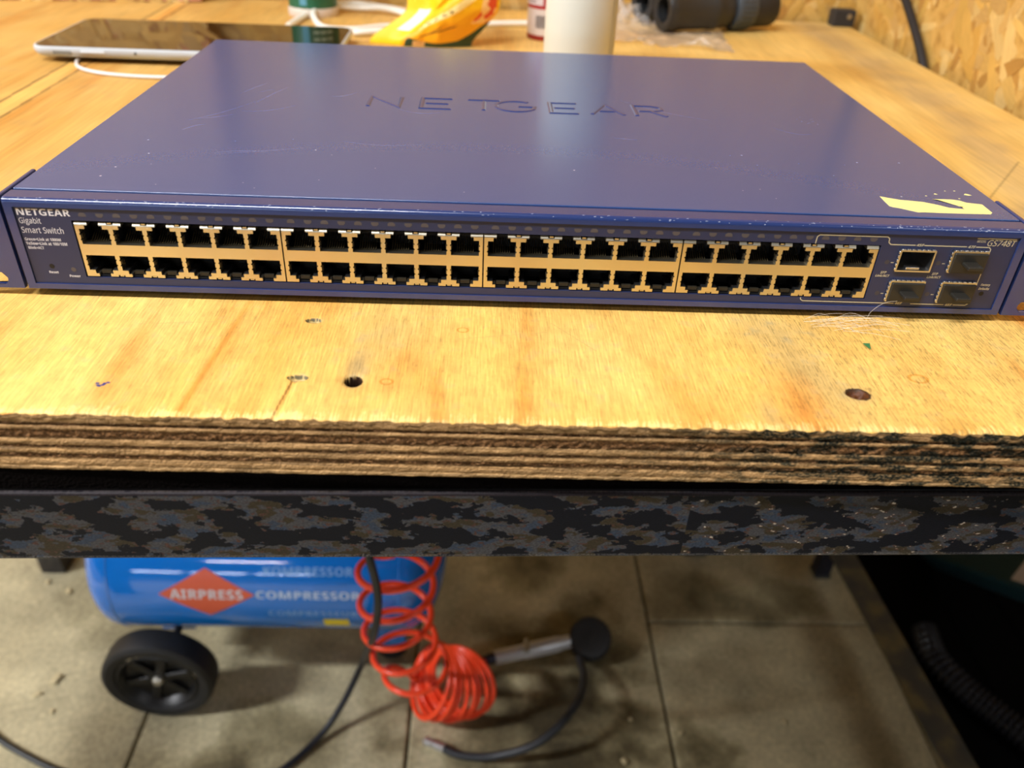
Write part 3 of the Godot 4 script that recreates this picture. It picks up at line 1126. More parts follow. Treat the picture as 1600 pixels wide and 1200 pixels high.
func network_switch() -> void:
	M.pin = mat(rgb(176, 158, 118), 0.3, 0.9)
	M.spring = mat(rgb(58, 54, 44), 0.5, 0.5)
	M.led = mat(rgb(82, 76, 76), 0.6)
	M.gold_print = mat(rgb(206, 196, 160), 0.6)
	var t := thing("network_switch", "blue metal rack network switch with forty-eight ports lying on the plywood bench", "network switch", Vector3(0, 0.004, 0))
	var hx := 0.22
	# case: folded front lip, then the body behind; profile in (z, y), drawn along x
	var prof := [Vector2(-0.314, 0.0), Vector2(0.0, 0.0), Vector2(0.0, 0.0025), Vector2(-0.022, 0.0025), Vector2(-0.022, 0.0381), Vector2(0.0, 0.0381), Vector2(0.0, 0.0399)]
	for k in 7:
		var a := PI / 2 * k / 6.0
		prof.append(Vector2(-0.0020 + 0.0020 * cos(a), 0.0399 + 0.0020 * sin(a)))
	prof.append_array([Vector2(-0.0094, 0.0419), Vector2(-0.0094, 0.0412), Vector2(-0.314, 0.0412)])
	var cs := MB.new()
	var cnt := prof.size()
	for i in cnt:
		var a: Vector2 = prof[i]
		var b: Vector2 = prof[(i + 1) % cnt]
		var na := (b - a).normalized()
		var nb := na
		na = Vector2(na.y, -na.x)
		nb = na
		if i >= 6 and i <= 13:
			var c := Vector2(-0.0020, 0.0399)
			if i > 6 or i == 6:
				na = (a - c).normalized() if i > 5 else na
			nb = (b - c).normalized() if i < 13 else nb
			if i == 13:
				na = Vector2(0, 1)
		var s := cs.v.size()
		for x in [-hx, hx]:
			cs.vert(Vector3(x, a.y, a.x), Vector3(0, na.y, na.x))
			cs.vert(Vector3(x, b.y, b.x), Vector3(0, nb.y, nb.x))
		cs.face(s, s + 1, s + 3)
		cs.face(s, s + 3, s + 2)
	for sg in [-1.0, 1.0]:
		var x: float = sg * hx
		cs.box(Vector3(sg * (hx - 0.00175), 0.0203, -0.011), Vector3(0.0035, 0.0356, 0.022))
		cs.quad(Vector3(x, 0, -0.314), Vector3(x, 0, -0.0005), Vector3(x, 0.0412, -0.0005), Vector3(x, 0.0412, -0.314), Vector3(sg, 0, 0))
	obj("case", cs, M.blue, t)

	# paint chipped off along the front fold
	var chips := MB.new()
	var cr := RandomNumberGenerator.new()
	cr.seed = 21
	for k in 150:
		var cx := cr.randf_range(-0.2195, 0.2195) if k > 40 else (-0.2195 + cr.randf() * 0.12 if k % 2 else 0.2195 - cr.randf() * 0.06)
		var an := deg_to_rad(cr.randf_range(22, 82))
		var nn := Vector3(0, sin(an), cos(an))
		var p := Vector3(cx, 0.0399, -0.0020) + nn * 0.00204
		var tw := Vector3(0, cos(an), -sin(an)) * cr.randf_range(0.00006, 0.00016)
		var len := Vector3(cr.randf_range(0.0001, 0.0006), 0, 0)
		chips.quad(p - len - tw, p + len - tw * 0.6, p + len * 0.8 + tw, p - len * 0.7 + tw * 0.7, nn)
	obj("paint_chips", chips, mat(rgb(176, 184, 204), 0.5), t).set_meta("kind", "stuff")

	# lid with scratches in its paint
	var w := 1100
	var h := 760
	var im := Image.create(w, h, false, Image.FORMAT_RGB8)
	im.fill(rgb(48, 74, 126))  # case paint in a lighter copy: the light on top is in the colour
	var fine := noise(w, h, 3, 3, 101, 2)
	var d := im.get_data()
	for i in w * h:
		var k := 1.0 + (fine[i] - 128) * 0.00015
		d[i * 3] = int(d[i * 3] * k)
		d[i * 3 + 1] = int(d[i * 3 + 1] * k)
		d[i * 3 + 2] = int(d[i * 3 + 2] * k)
	im = Image.create_from_data(w, h, false, Image.FORMAT_RGB8, d)
	var rng := RandomNumberGenerator.new()
	rng.seed = 12
	var lid_dot := func(x: float, z: float, c: Color, s: int) -> void:
		im.fill_rect(Rect2i(int((x + 0.2198) / 0.4396 * w), int((z + 0.314) / 0.3038 * h), s, s), c)
	for s in [[-0.178, -0.115, -0.150, -0.160], [-0.176, -0.118, -0.158, -0.128], [-0.152, -0.150, -0.140, -0.19], [-0.150, -0.062, -0.110, -0.075], [-0.150, -0.064, -0.125, -0.067], [-0.092, -0.088, -0.052, -0.087], [-0.176, -0.098, -0.168, -0.108], [-0.165, -0.170, -0.155, -0.196], [-0.112, -0.172, -0.098, -0.182], [-0.07, -0.15, -0.045, -0.146], [0.06, -0.19, 0.11, -0.15], [0.145, -0.14, 0.165, -0.13], [-0.155, -0.135, -0.128, -0.150], [0.05, -0.11, 0.062, -0.108], [-0.155, -0.175, -0.148, -0.182]]:
		var bend := rng.randf_range(-0.006, 0.006)
		for k in 260:
			var u := k / 260.0
			if rng.randf() < 0.6:
				lid_dot.call(lerpf(s[0], s[2], u), lerpf(s[1], s[3], u) + bend * sin(u * PI), rgb(122, 128, 176).lerp(rgb(48, 74, 126), absf(u - 0.5) * 1.4), 1)
	for k in 26:
		lid_dot.call(rng.randf_range(-0.2, 0.2), rng.randf_range(-0.09, -0.013), rgb(190, 194, 214), 1 if k % 4 else 2)
	for k in 14:
		lid_dot.call(0.165 + rng.randf_range(0.0, 0.012), -0.155 + rng.randf_range(-0.008, 0.008), rgb(190, 190, 210), 1)
	for p in [Vector2(-0.180, -0.06), Vector2(-0.188, -0.04), Vector2(-0.19, -0.028)]:
		lid_dot.call(p.x, p.y, rgb(200, 200, 215), 2)
	M.lid = mat(Color.WHITE, 0.22, 0.0, 0.7)
	M.lid.albedo_texture = ImageTexture.create_from_image(im)
	var lid := MB.new().rbox(Vector3(0, 0.0418, -0.1622), Vector3(0.4396, 0.0012, 0.3036), 0.0005, Basis.IDENTITY, true)
	lid.flat_uv(Vector2(-0.2198, -0.314), Vector2(0.4396, 0.3038))
	var lid_o := obj("lid", lid, M.lid, t)
	# raised lettering pressed into the lid
	var f := frame(Vector3(0, 0.04235, -0.1535), Vector3.RIGHT, Vector3.FORWARD)
	var let := MB.new()
	var stroke := func(pts: Array) -> void:
		let.ridge(pts, 0.0030, 0.0012, 0.0005, f)
	var H := 0.0215
	var at := [-0.0889, -0.0576, -0.0300, 0.0085 - 0.0225, 0.0185, 0.0405, 0.0695]
	var V := func(x: float, y: float) -> Vector2: return Vector2(x, y)
	var x0: float = -0.0880
	stroke.call([V.call(x0, 0), V.call(x0, H), V.call(x0 + 0.018, 0), V.call(x0 + 0.018, H)])
	x0 = -0.0575
	stroke.call([V.call(x0 + 0.018, H), V.call(x0, H), V.call(x0, 0), V.call(x0 + 0.018, 0)])
	stroke.call([V.call(x0 + 0.002, H / 2), V.call(x0 + 0.016, H / 2)])
	x0 = -0.0290
	stroke.call([V.call(x0 - 0.002, H), V.call(x0 + 0.018, H)])
	stroke.call([V.call(x0 + 0.008, H - 0.002), V.call(x0 + 0.008, 0)])
	var arc := []
	for k in 19:
		var a := deg_to_rad(50 + 280.0 * k / 18.0)
		arc.append(Vector2(-0.0020 + 0.0118 * cos(a), H / 2 + 0.0108 * sin(a)))
	arc.append(Vector2(0.0090, H * 0.48))
	arc.append(Vector2(-0.001, H * 0.48))
	stroke.call(arc)
	x0 = 0.0185
	stroke.call([V.call(x0 + 0.0165, H), V.call(x0, H), V.call(x0, 0), V.call(x0 + 0.0165, 0)])
	stroke.call([V.call(x0 + 0.002, H / 2), V.call(x0 + 0.015, H / 2)])
	x0 = 0.0425
	stroke.call([V.call(x0, 0), V.call(x0 + 0.0095, H), V.call(x0 + 0.019, 0)])
	stroke.call([V.call(x0 + 0.0045, H * 0.33), V.call(x0 + 0.0145, H * 0.33)])
	x0 = 0.0690
	stroke.call([V.call(x0, 0), V.call(x0, H), V.call(x0 + 0.011, H), V.call(x0 + 0.0165, H * 0.87), V.call(x0 + 0.0165, H * 0.62), V.call(x0 + 0.011, H * 0.48), V.call(x0 + 0.002, H * 0.48)])
	stroke.call([V.call(x0 + 0.009, H * 0.47), V.call(x0 + 0.018, 0)])
	obj("embossed_lettering", let, M.blue, lid_o)

	# front panel round the port blocks
	var holes := [Rect2(BX - 0.0003, 0.0059, 4 * BW + 0.0006, 0.0266)]
	var cages := [Rect2(0.1647, 0.0206, 0.0163, 0.0106), Rect2(0.1884, 0.0208, 0.0163, 0.0106), Rect2(0.1647, 0.0056, 0.0163, 0.0106), Rect2(0.1884, 0.0056, 0.0163, 0.0106)]
	holes.append_array(cages)
	var pan := MB.new().plate(Rect2(-0.2164, 0.0026, 0.4328, 0.0354), holes, -0.0026, -0.0007)
	obj("front_panel", pan, M.panel, t)
	# metal port shields, six ports over six
	var ph := port_holes()
	var blk := MB.new().plate(Rect2(0.0003, 0.0064, BW - 0.0006, 0.0254), ph, -0.0042, 0.0)
	for i in blk.v.size():   # the upper rim rolls back
		if blk.v[i].y > 0.03089 and blk.n[i].z > 0.9:
			blk.n[i] = Vector3(0, 0.6, 0.8)
		if blk.v[i].z > -0.001 and (blk.v[i].y > 0.0317):
			blk.v[i].z -= 0.0006
	var blk_mesh := meshed([blk, M.shield, MB.new().box(Vector3(BW / 2, 0.0191, -0.0175), Vector3(BW - 0.0008, 0.025, 0.002)), M.dark])
	var rim := MB.new()
	for k in 5:
		rim.box(Vector3(0.0019 + 0.01424 * k + 0.0133, 0.0315, -0.0004), Vector3(0.0017, 0.0006, 0.0008))
		rim.box(Vector3(0.0019 + 0.01424 * k + 0.0133, 0.0067, -0.0006), Vector3(0.0017, 0.0005, 0.0006))
	var pt := make_port(true)
	var pb := make_port(false)
	for b in 4:
		var bo := put("port_block", blk_mesh, t, Vector3(BX + BW * b, 0, -0.0009))
		put("shield_tabs", meshed([rim, M.shield]), bo).set_meta("kind", "stuff")
		for k in 6:
			put("port", pt, bo, Vector3(0.0019 + 0.01424 * k + 0.00615, 0.02515, 0))
			put("port", pb, bo, Vector3(0.0019 + 0.01424 * k + 0.00615, 0.01295, 0))

	# small module slots on the right, one open, three closed by rubber plugs
	var silver := mat(rgb(205, 205, 205), 0.3, 1.0)
	var plug := mat(rgb(36, 34, 29), 0.5)
	for i in 4:
		var c: Rect2 = cages[i]
		var cg := MB.new().plate(c.grow(-0.0001), [c.grow(-0.0008)], -0.018, 0.0006)
		var fingers := MB.new()
		for k in 7:
			fingers.rbox(Vector3(c.position.x + 0.0014 + k * 0.00225, c.end.y + 0.0001, 0.0001), Vector3(0.0016, 0.0007, 0.0014), 0.0003)
		for k in 5:
			fingers.rbox(Vector3(c.position.x - 0.0001, c.position.y + 0.0013 + k * 0.002, 0.0001), Vector3(0.0007, 0.0014, 0.0014), 0.0003)
		var o := obj("module_cage", cg, silver, t)
		obj("spring_fingers", fingers, silver, o).set_meta("kind", "stuff")
		obj("slot_back", MB.new().box(Vector3(c.get_center().x, c.get_center().y, -0.0185), Vector3(0.0162, 0.0104, 0.001)), M.dark, o)
		if i == 0:
			obj("latch_plate", MB.new().rbox(Vector3(c.get_center().x, c.position.y + 0.0016, -0.001), Vector3(0.0062, 0.0012, 0.0024), 0.0003), silver, o)
		else:
			var pl := MB.new().rbox(Vector3(c.get_center().x + 0.0004, c.get_center().y - 0.0004, -0.0030), Vector3(0.0154, 0.0096, 0.0088), 0.0006)
			pl.rbox(Vector3(c.get_center().x + 0.0004, c.get_center().y - 0.0002, 0.0038), Vector3(0.0068, 0.0016, 0.0070), 0.0004)
			obj("dust_plug", pl, plug, o)

	# printing on the front panel
	var pf := Transform3D(Basis.IDENTITY, Vector3(0, 0, -0.00062))
	var rect := func(a: float, b: float, c2: float, d2: float) -> Rect2: return Rect2(a, b, c2 - a, d2 - b)
	obj("maker_lettering", MB.new().text("NETGEAR", rect.call(-0.2155, 0.0343, -0.1934, 0.0373), pf, true), M.print, t)
	obj("lettering", MB.new().text("Gigabit", rect.call(-0.2155, 0.0298, -0.2065, 0.0333), pf), M.print, t)
	obj("lettering", MB.new().text("Smart Switch", rect.call(-0.2156, 0.0262, -0.1982, 0.0291), pf), M.print, t)
	obj("lettering", MB.new().text("Green=Link at 1000M", rect.call(-0.2155, 0.0227, -0.2004, 0.0241), pf, true), M.print, t)
	obj("lettering", MB.new().text("Yellow=Link at 100/10M", rect.call(-0.2155, 0.0207, -0.1982, 0.0222), pf, true), M.print, t)
	obj("lettering", MB.new().text("Blink=ACT", rect.call(-0.2151, 0.0188, -0.2085, 0.0201), pf, true), M.print, t)
	obj("lettering", MB.new().text("Reset", rect.call(-0.2094, 0.0073, -0.2054, 0.0085), pf, true), M.print, t)
	obj("lettering", MB.new().text("Power", rect.call(-0.2010, 0.0057, -0.1963, 0.0069), pf, true), M.print, t)
	var disc := func(x: float, y: float, r: float) -> MB: return MB.new().lathe([Vector2(r, 0), Vector2(0, 0)], Transform3D(Basis(Vector3.RIGHT, PI / 2), Vector3(x, y, -0.00060)), 16)
	obj("reset_hole", disc.call(-0.2075, 0.0108, 0.0011), M.dark, t)
	obj("reset_hole", disc.call(0.2090, 0.0104, 0.0011), M.dark, t)
	obj("power_led", disc.call(-0.1985, 0.0095, 0.0011), M.led, t)
	# forty-eight faint port lamps over the blocks, arrows up and down in turn
	for b in 4:
		for k in 6:
			var cx := BX + BW * b + 0.0019 + 0.01424 * k + 0.00615
			for s in [0, 1]:
				var lx: float = cx - 0.0031 + 0.0072 * s
				var sh := PackedVector2Array([Vector2(-0.0016, -0.0008), Vector2(0.0016, -0.0008), Vector2(0.0016, 0.0002), Vector2(0.0008, 0.0010), Vector2(-0.0008, 0.0010), Vector2(-0.0016, 0.0002)])
				if s:
					for i in sh.size():
						sh[i] = -sh[i]
				obj("port_lamp", MB.new().prism(sh, 0, 0, Transform3D(Basis.IDENTITY, Vector3(lx, 0.0352, -0.00062))), M.led, t)
	for p in [Vector2(0.1608, 0.0247), Vector2(0.1840, 0.0249), Vector2(0.1608, 0.0093), Vector2(0.1841, 0.0094)]:
		obj("module_lamp", disc.call(p.x, p.y, 0.0011), mat(rgb(66, 62, 66), 0.6), t)
		obj("lamp_tick", MB.new().box(Vector3(p.x + 0.0024, p.y - 0.0002, -0.00062), Vector3(0.0013, 0.0003, 0.00002)), M.gold_print, t)
	var line := func(pts: Array) -> MB:
		var m := MB.new()
		for i in pts.size() - 1:
			var a: Vector2 = pts[i]
			var b: Vector2 = pts[i + 1]
			var dd := (b - a).normalized() * 0.00012
			var s := Vector2(-dd.y, dd.x).normalized() * 0.00021
			a -= dd
			b += dd
			m.quad(Vector3(a.x + s.x, a.y + s.y, -0.00061), Vector3(b.x + s.x, b.y + s.y, -0.00061), Vector3(b.x - s.x, b.y - s.y, -0.00061), Vector3(a.x - s.x, a.y - s.y, -0.00061), Vector3.BACK)
		return m
	var P := func(x: float, y: float) -> Vector2: return Vector2(x * 0.001, y * 0.001)
	obj("guide_line", line.call([P.call(126.4, 32.6), P.call(126.5, 35.7), P.call(127.4, 36.6), P.call(157.6, 36.6), P.call(158.6, 35.8), P.call(158.8, 34.0), P.call(160.0, 33.1), P.call(170.9, 33.1)]), M.gold_print, t)
	obj("guide_line", line.call([P.call(175.1, 33.1), P.call(194.0, 33.1)]), M.gold_print, t)
	obj("guide_line", line.call([P.call(198.4, 33.1), P.call(204.2, 33.1), P.call(205.2, 32.2), P.call(205.2, 5.4), P.call(203.6, 4.2), P.call(198.0, 4.2)]), M.gold_print, t)
	obj("guide_line", line.call([P.call(193.4, 4.2), P.call(178.0, 4.2)]), M.gold_print, t)
	obj("guide_line", line.call([P.call(170.0, 4.2), P.call(127.6, 4.2), P.call(126.4, 5.0), P.call(126.3, 5.8)]), M.gold_print, t)
	obj("lettering", MB.new().text("45F", rect.call(0.1714, 0.0326, 0.1747, 0.0338), pf, true, null, 0.2), M.gold_print, t)
	obj("lettering", MB.new().text("47F", rect.call(0.1946, 0.0325, 0.1979, 0.0337), pf, true, null, 0.2), M.gold_print, t)
	obj("lettering", MB.new().text("46F", rect.call(0.1705, 0.0037, 0.1738, 0.0049), pf, true, null, 0.2), M.gold_print, t)
	obj("lettering", MB.new().text("48F", rect.call(0.1940, 0.0036, 0.1973, 0.0048), pf, true, null, 0.2), M.gold_print, t)
	for x in [0.1607, 0.1843]:
		obj("lettering", MB.new().text("SFP", rect.call(x - 0.0014, 0.0190, x + 0.0012, 0.0202), pf, true, null, 0.2), M.gold_print, t)
		obj("lettering", MB.new().text("Link/ACT", rect.call(x - 0.0032, 0.0174, x + 0.0030, 0.0186), pf, true, null, 0.2), M.gold_print, t)
	obj("lettering", MB.new().text("Factory", rect.call(0.2072, 0.0140, 0.2114, 0.0154), pf, true, null, 0.2), M.gold_print, t)
	obj("lettering", MB.new().text("Defaults", rect.call(0.2068, 0.0123, 0.2116, 0.0135), pf, true, null, 0.2), M.gold_print, t)
	obj("model_lettering", MB.new().text("GS748T", rect.call(0.2026, 0.0338, 0.2150, 0.0366), pf, false, null, 0.15), M.gold_print, t)
	obj("lettering", MB.new().text("MODEL", rect.call(0.1978, 0.0353, 0.2018, 0.0364), pf, false, null, 0.15), M.gold_print, t)
	obj("guide_line", line.call([P.call(197.6, 37.1), P.call(202.6, 37.1)]), M.gold_print, t)
	obj("guide_line", line.call([P.call(202.6, 37.2), P.call(215.1, 37.1)]), M.gold_print, t)

	# torn yellow tape left on the lid
	var tp := PackedVector2Array()
	for p in [Vector2(165.6, -34.3), Vector2(168.6, -32.7), Vector2(173.8, -30.5), Vector2(179.5, -29.6), Vector2(183.9, -28.7), Vector2(189.3, -25.6), Vector2(193.2, -22.5), Vector2(200.0, -21.3), Vector2(202.2, -22.4), Vector2(200.6, -24.0), Vector2(199.0, -24.7), Vector2(196.8, -27.1), Vector2(194.5, -29.6), Vector2(192.3, -32.1), Vector2(189.8, -32.8), Vector2(194.9, -33.2), Vector2(199.6, -33.1), Vector2(202.6, -32.1), Vector2(204.8, -29.6), Vector2(210.3, -28.3), Vector2(211.4, -27.9), Vector2(211.0, -18.0), Vector2(209.4, -16.2), Vector2(204.1, -16.0), Vector2(194.6, -15.8), Vector2(184.7, -15.8), Vector2(178.1, -15.8), Vector2(176.0, -15.6), Vector2(172.4, -17.8), Vector2(169.3, -19.9), Vector2(166.5, -21.1), Vector2(165.3, -22.2), Vector2(165.3, -28.0)]:
		tp.append(Vector2(p.x * 0.001, -p.y * 0.001))
	var tf := frame(Vector3(0, 0.04238, 0), Vector3.RIGHT, Vector3.FORWARD)
	var tape := MB.new().prism(tp, 0.0, 0.0001, tf)
	for p in [[194.7, -39.7, 0.8], [188.9, -36.9, 0.5], [210.3, -40.1, 1.6], [206.3, -44.8, 0.5], [203.8, -34.6, 0.5], [201.5, -44.4, 0.4]]:
		var s: float = p[2] * 0.001
		var o := Vector2(p[0] * 0.001, -p[1] * 0.001)
		tape.prism(PackedVector2Array([o + Vector2(-s, 0), o + Vector2(-s * 0.3, s * 0.9), o + Vector2(s * 0.5, s * 0.6), o + Vector2(s * 1.2, -s * 0.4), o + Vector2(0.1 * s, -s * 0.6)]), 0.0, 0.0001, tf)
	var to := obj("tape_residue", tape, mat(rgb(246, 232, 150), 0.6), t)
	to.set_meta("label", "torn pale yellow tape left on the lid")

	# rack ears bolted to the sides, and rubber feet
	for sg in [-1.0, 1.0]:
		var ear := MB.new()
		ear.rbox(Vector3(sg * 0.2229, 0.0208, -0.0195), Vector3(0.0022, 0.0420, 0.033), 0.0008)
		ear.rbox(Vector3(sg * 0.2210, 0.0208, -0.030), Vector3(0.0022, 0.0200, 0.010), 0.0008)
		# front plate with two slots, cut along the slots' middles
		var xa := 0.2219
		var xb := 0.2465
		var half := func(cy: float, up: float) -> Array:   # half outline of a slot, from left to right
			var q := []
			for k in 13:
				var an := PI - PI / 2 * k / 12.0
				q.append(Vector2(0.2312 + cos(an) * 0.0031, cy + up * sin(an) * 0.0031))
			for k in 13:
				var an := PI / 2 - PI / 2 * k / 12.0
				q.append(Vector2(0.2412 + cos(an) * 0.0031, cy + up * sin(an) * 0.0031))
			return q
		var lo: Array = [Vector2(xa, -0.0002), Vector2(xa, 0.0044)]
		lo.append_array(half.call(0.0044, -1.0))
		lo.append_array([Vector2(xb, 0.0044), Vector2(xb, -0.0002)])
		var hi: Array = [Vector2(xa, 0.042), Vector2(xa, 0.0372)]
		hi.append_array(half.call(0.0372, 1.0))
		hi.append_array([Vector2(xb, 0.0372), Vector2(xb, 0.042)])
		var mid: Array = [Vector2(xa, 0.0044)]
		mid.append_array(half.call(0.0044, 1.0))
		mid.append_array([Vector2(xb, 0.0044), Vector2(xb, 0.0372)])
		var back: Array = half.call(0.0372, -1.0)
		back.reverse()
		mid.append_array(back)
		mid.append(Vector2(xa, 0.0372))
		for q in [lo, mid, hi]:
			var pq := PackedVector2Array()
			for p in q:
				pq.append(Vector2(p.x * sg, p.y))
			ear.prism(pq, -0.0025, -0.0003)
		obj("mounting_ear", ear, M.blue, t)
	for p in [Vector2(-0.2, -0.02), Vector2(0.2, -0.02), Vector2(-0.2, -0.29), Vector2(0.2, -0.29)]:
		obj("foot", MB.new().lathe([Vector2(0, -0.004), Vector2(0.0055, -0.004), Vector2(0.006, -0.003), Vector2(0.006, 0.0001)], Transform3D(Basis.IDENTITY, Vector3(p.x, 0, p.y)), 20), M.rubber, t)


# ---------------------------------------------------------------- tablet and its cable
func tablet() -> void:
	var L := 0.262
	var D := 0.130
	var H := 0.0095
	var t := thing("tablet_computer", "silver tablet with a dark glass screen lying face up behind the switch on the left", "tablet", Vector3(-0.285, 0.0040, -0.486))
	t.rotation = Vector3(0, deg_to_rad(1.2), 0)
	var shell := mat(rgb(188, 194, 197), 0.4)
	# rounded shell: outline with round corners, side bulging
	var outline := func(gx: float) -> Array:
		var pts := []
		var r := 0.014
		for c in [[1, 1, 0], [-1, 1, 90], [-1, -1, 180], [1, -1, 270]]:
			for k in 9:
				var a := deg_to_rad(c[2] + 90.0 * k / 8.0)
				pts.append(Vector2(c[0] * (L / 2 - r) + cos(a) * (r + gx), c[1] * (D / 2 - r) + sin(a) * (r + gx)))
		return pts
	var m := MB.new()
	var rings := [[-0.010, 0.0], [-0.006, 0.0002], [-0.003, 0.0014], [-0.001, 0.0034], [0.0, 0.006], [-0.0002, 0.0084], [-0.0010, 0.0094], [-0.0022, 0.0095]]
	var n0 := 36
	for i in rings.size():
		var o: Array = outline.call(rings[i][0])
		for k in n0 + 1:
			var p: Vector2 = o[k % n0]
			m.vert(Vector3(p.x, rings[i][1], -p.y), Vector3.UP)
	for i in rings.size():
		for k in n0 + 1:
			var a := i * (n0 + 1)
			var du := m.v[a + (k + 1) % n0] - m.v[a + (k + n0 - 1) % n0]
			var dv := m.v[mini(i + 1, rings.size() - 1) * (n0 + 1) + k] - m.v[maxi(i - 1, 0) * (n0 + 1) + k]
			m.n[a + k] = du.cross(dv).normalized()
	for i in rings.size() - 1:
		for k in n0:
			var a := i * (n0 + 1) + k
			m.face(a, a + 1, a + n0 + 2)
			m.face(a, a + n0 + 2, a + n0 + 1)
	var bot := PackedVector2Array(outline.call(-0.010))
	m.prism(bot, 0, 0, Transform3D(Basis(Vector3.RIGHT, Vector3.BACK, Vector3.DOWN), Vector3.ZERO))
	obj("shell", m, shell, t)
	var glass := mat(rgb(11, 10, 9), 0.05, 0.0, 0.78)
	var scr := MB.new().prism(PackedVector2Array(outline.call(-0.0022)), 0.0, 0.0004, Transform3D(Basis(Vector3.RIGHT, -PI / 2), Vector3(0, 0.0092, 0)))
	obj("screen", scr, glass, t)
	var z := D / 2
	obj("port_slot", MB.new().rbox(Vector3(-L / 2 + 0.028, 0.0050, z - 0.0005), Vector3(0.016, 0.0034, 0.0014), 0.0006, Basis.IDENTITY), mat(rgb(120, 118, 108), 0.5), t)
	obj("volume_button", MB.new().rbox(Vector3(-L / 2 + 0.054, 0.0062, z + 0.0001), Vector3(0.020, 0.0020, 0.0012), 0.0005), mat(rgb(214, 220, 224), 0.3), t)
	obj("microphone_hole", MB.new().lathe([Vector2(0.0011, 0), Vector2(0, 0)], Transform3D(Basis(Vector3.RIGHT, PI / 2), Vector3(-L / 2 + 0.090, 0.0060, z + 0.0001)), 12), M.dark, t)
	var f := []
	for p in [Vector2(-0.385, -0.470), Vector2(-0.379, -0.43), Vector2(-0.368, -0.403), Vector2(-0.347, -0.387), Vector2(-0.317, -0.379), Vector2(-0.283, -0.379), Vector2(-0.25, -0.39), Vector2(-0.235, -0.42), Vector2(-0.232, -0.47)]:
		f.append(Vector3(p.x, 0.0017, p.y))
	tag(obj("charging_cable", MB.new().tube(smooth_path(f), 0.0016, 8), mat(rgb(226, 220, 214), 0.3)), "pale thin cable looping out from under the front of the tablet", "cable")


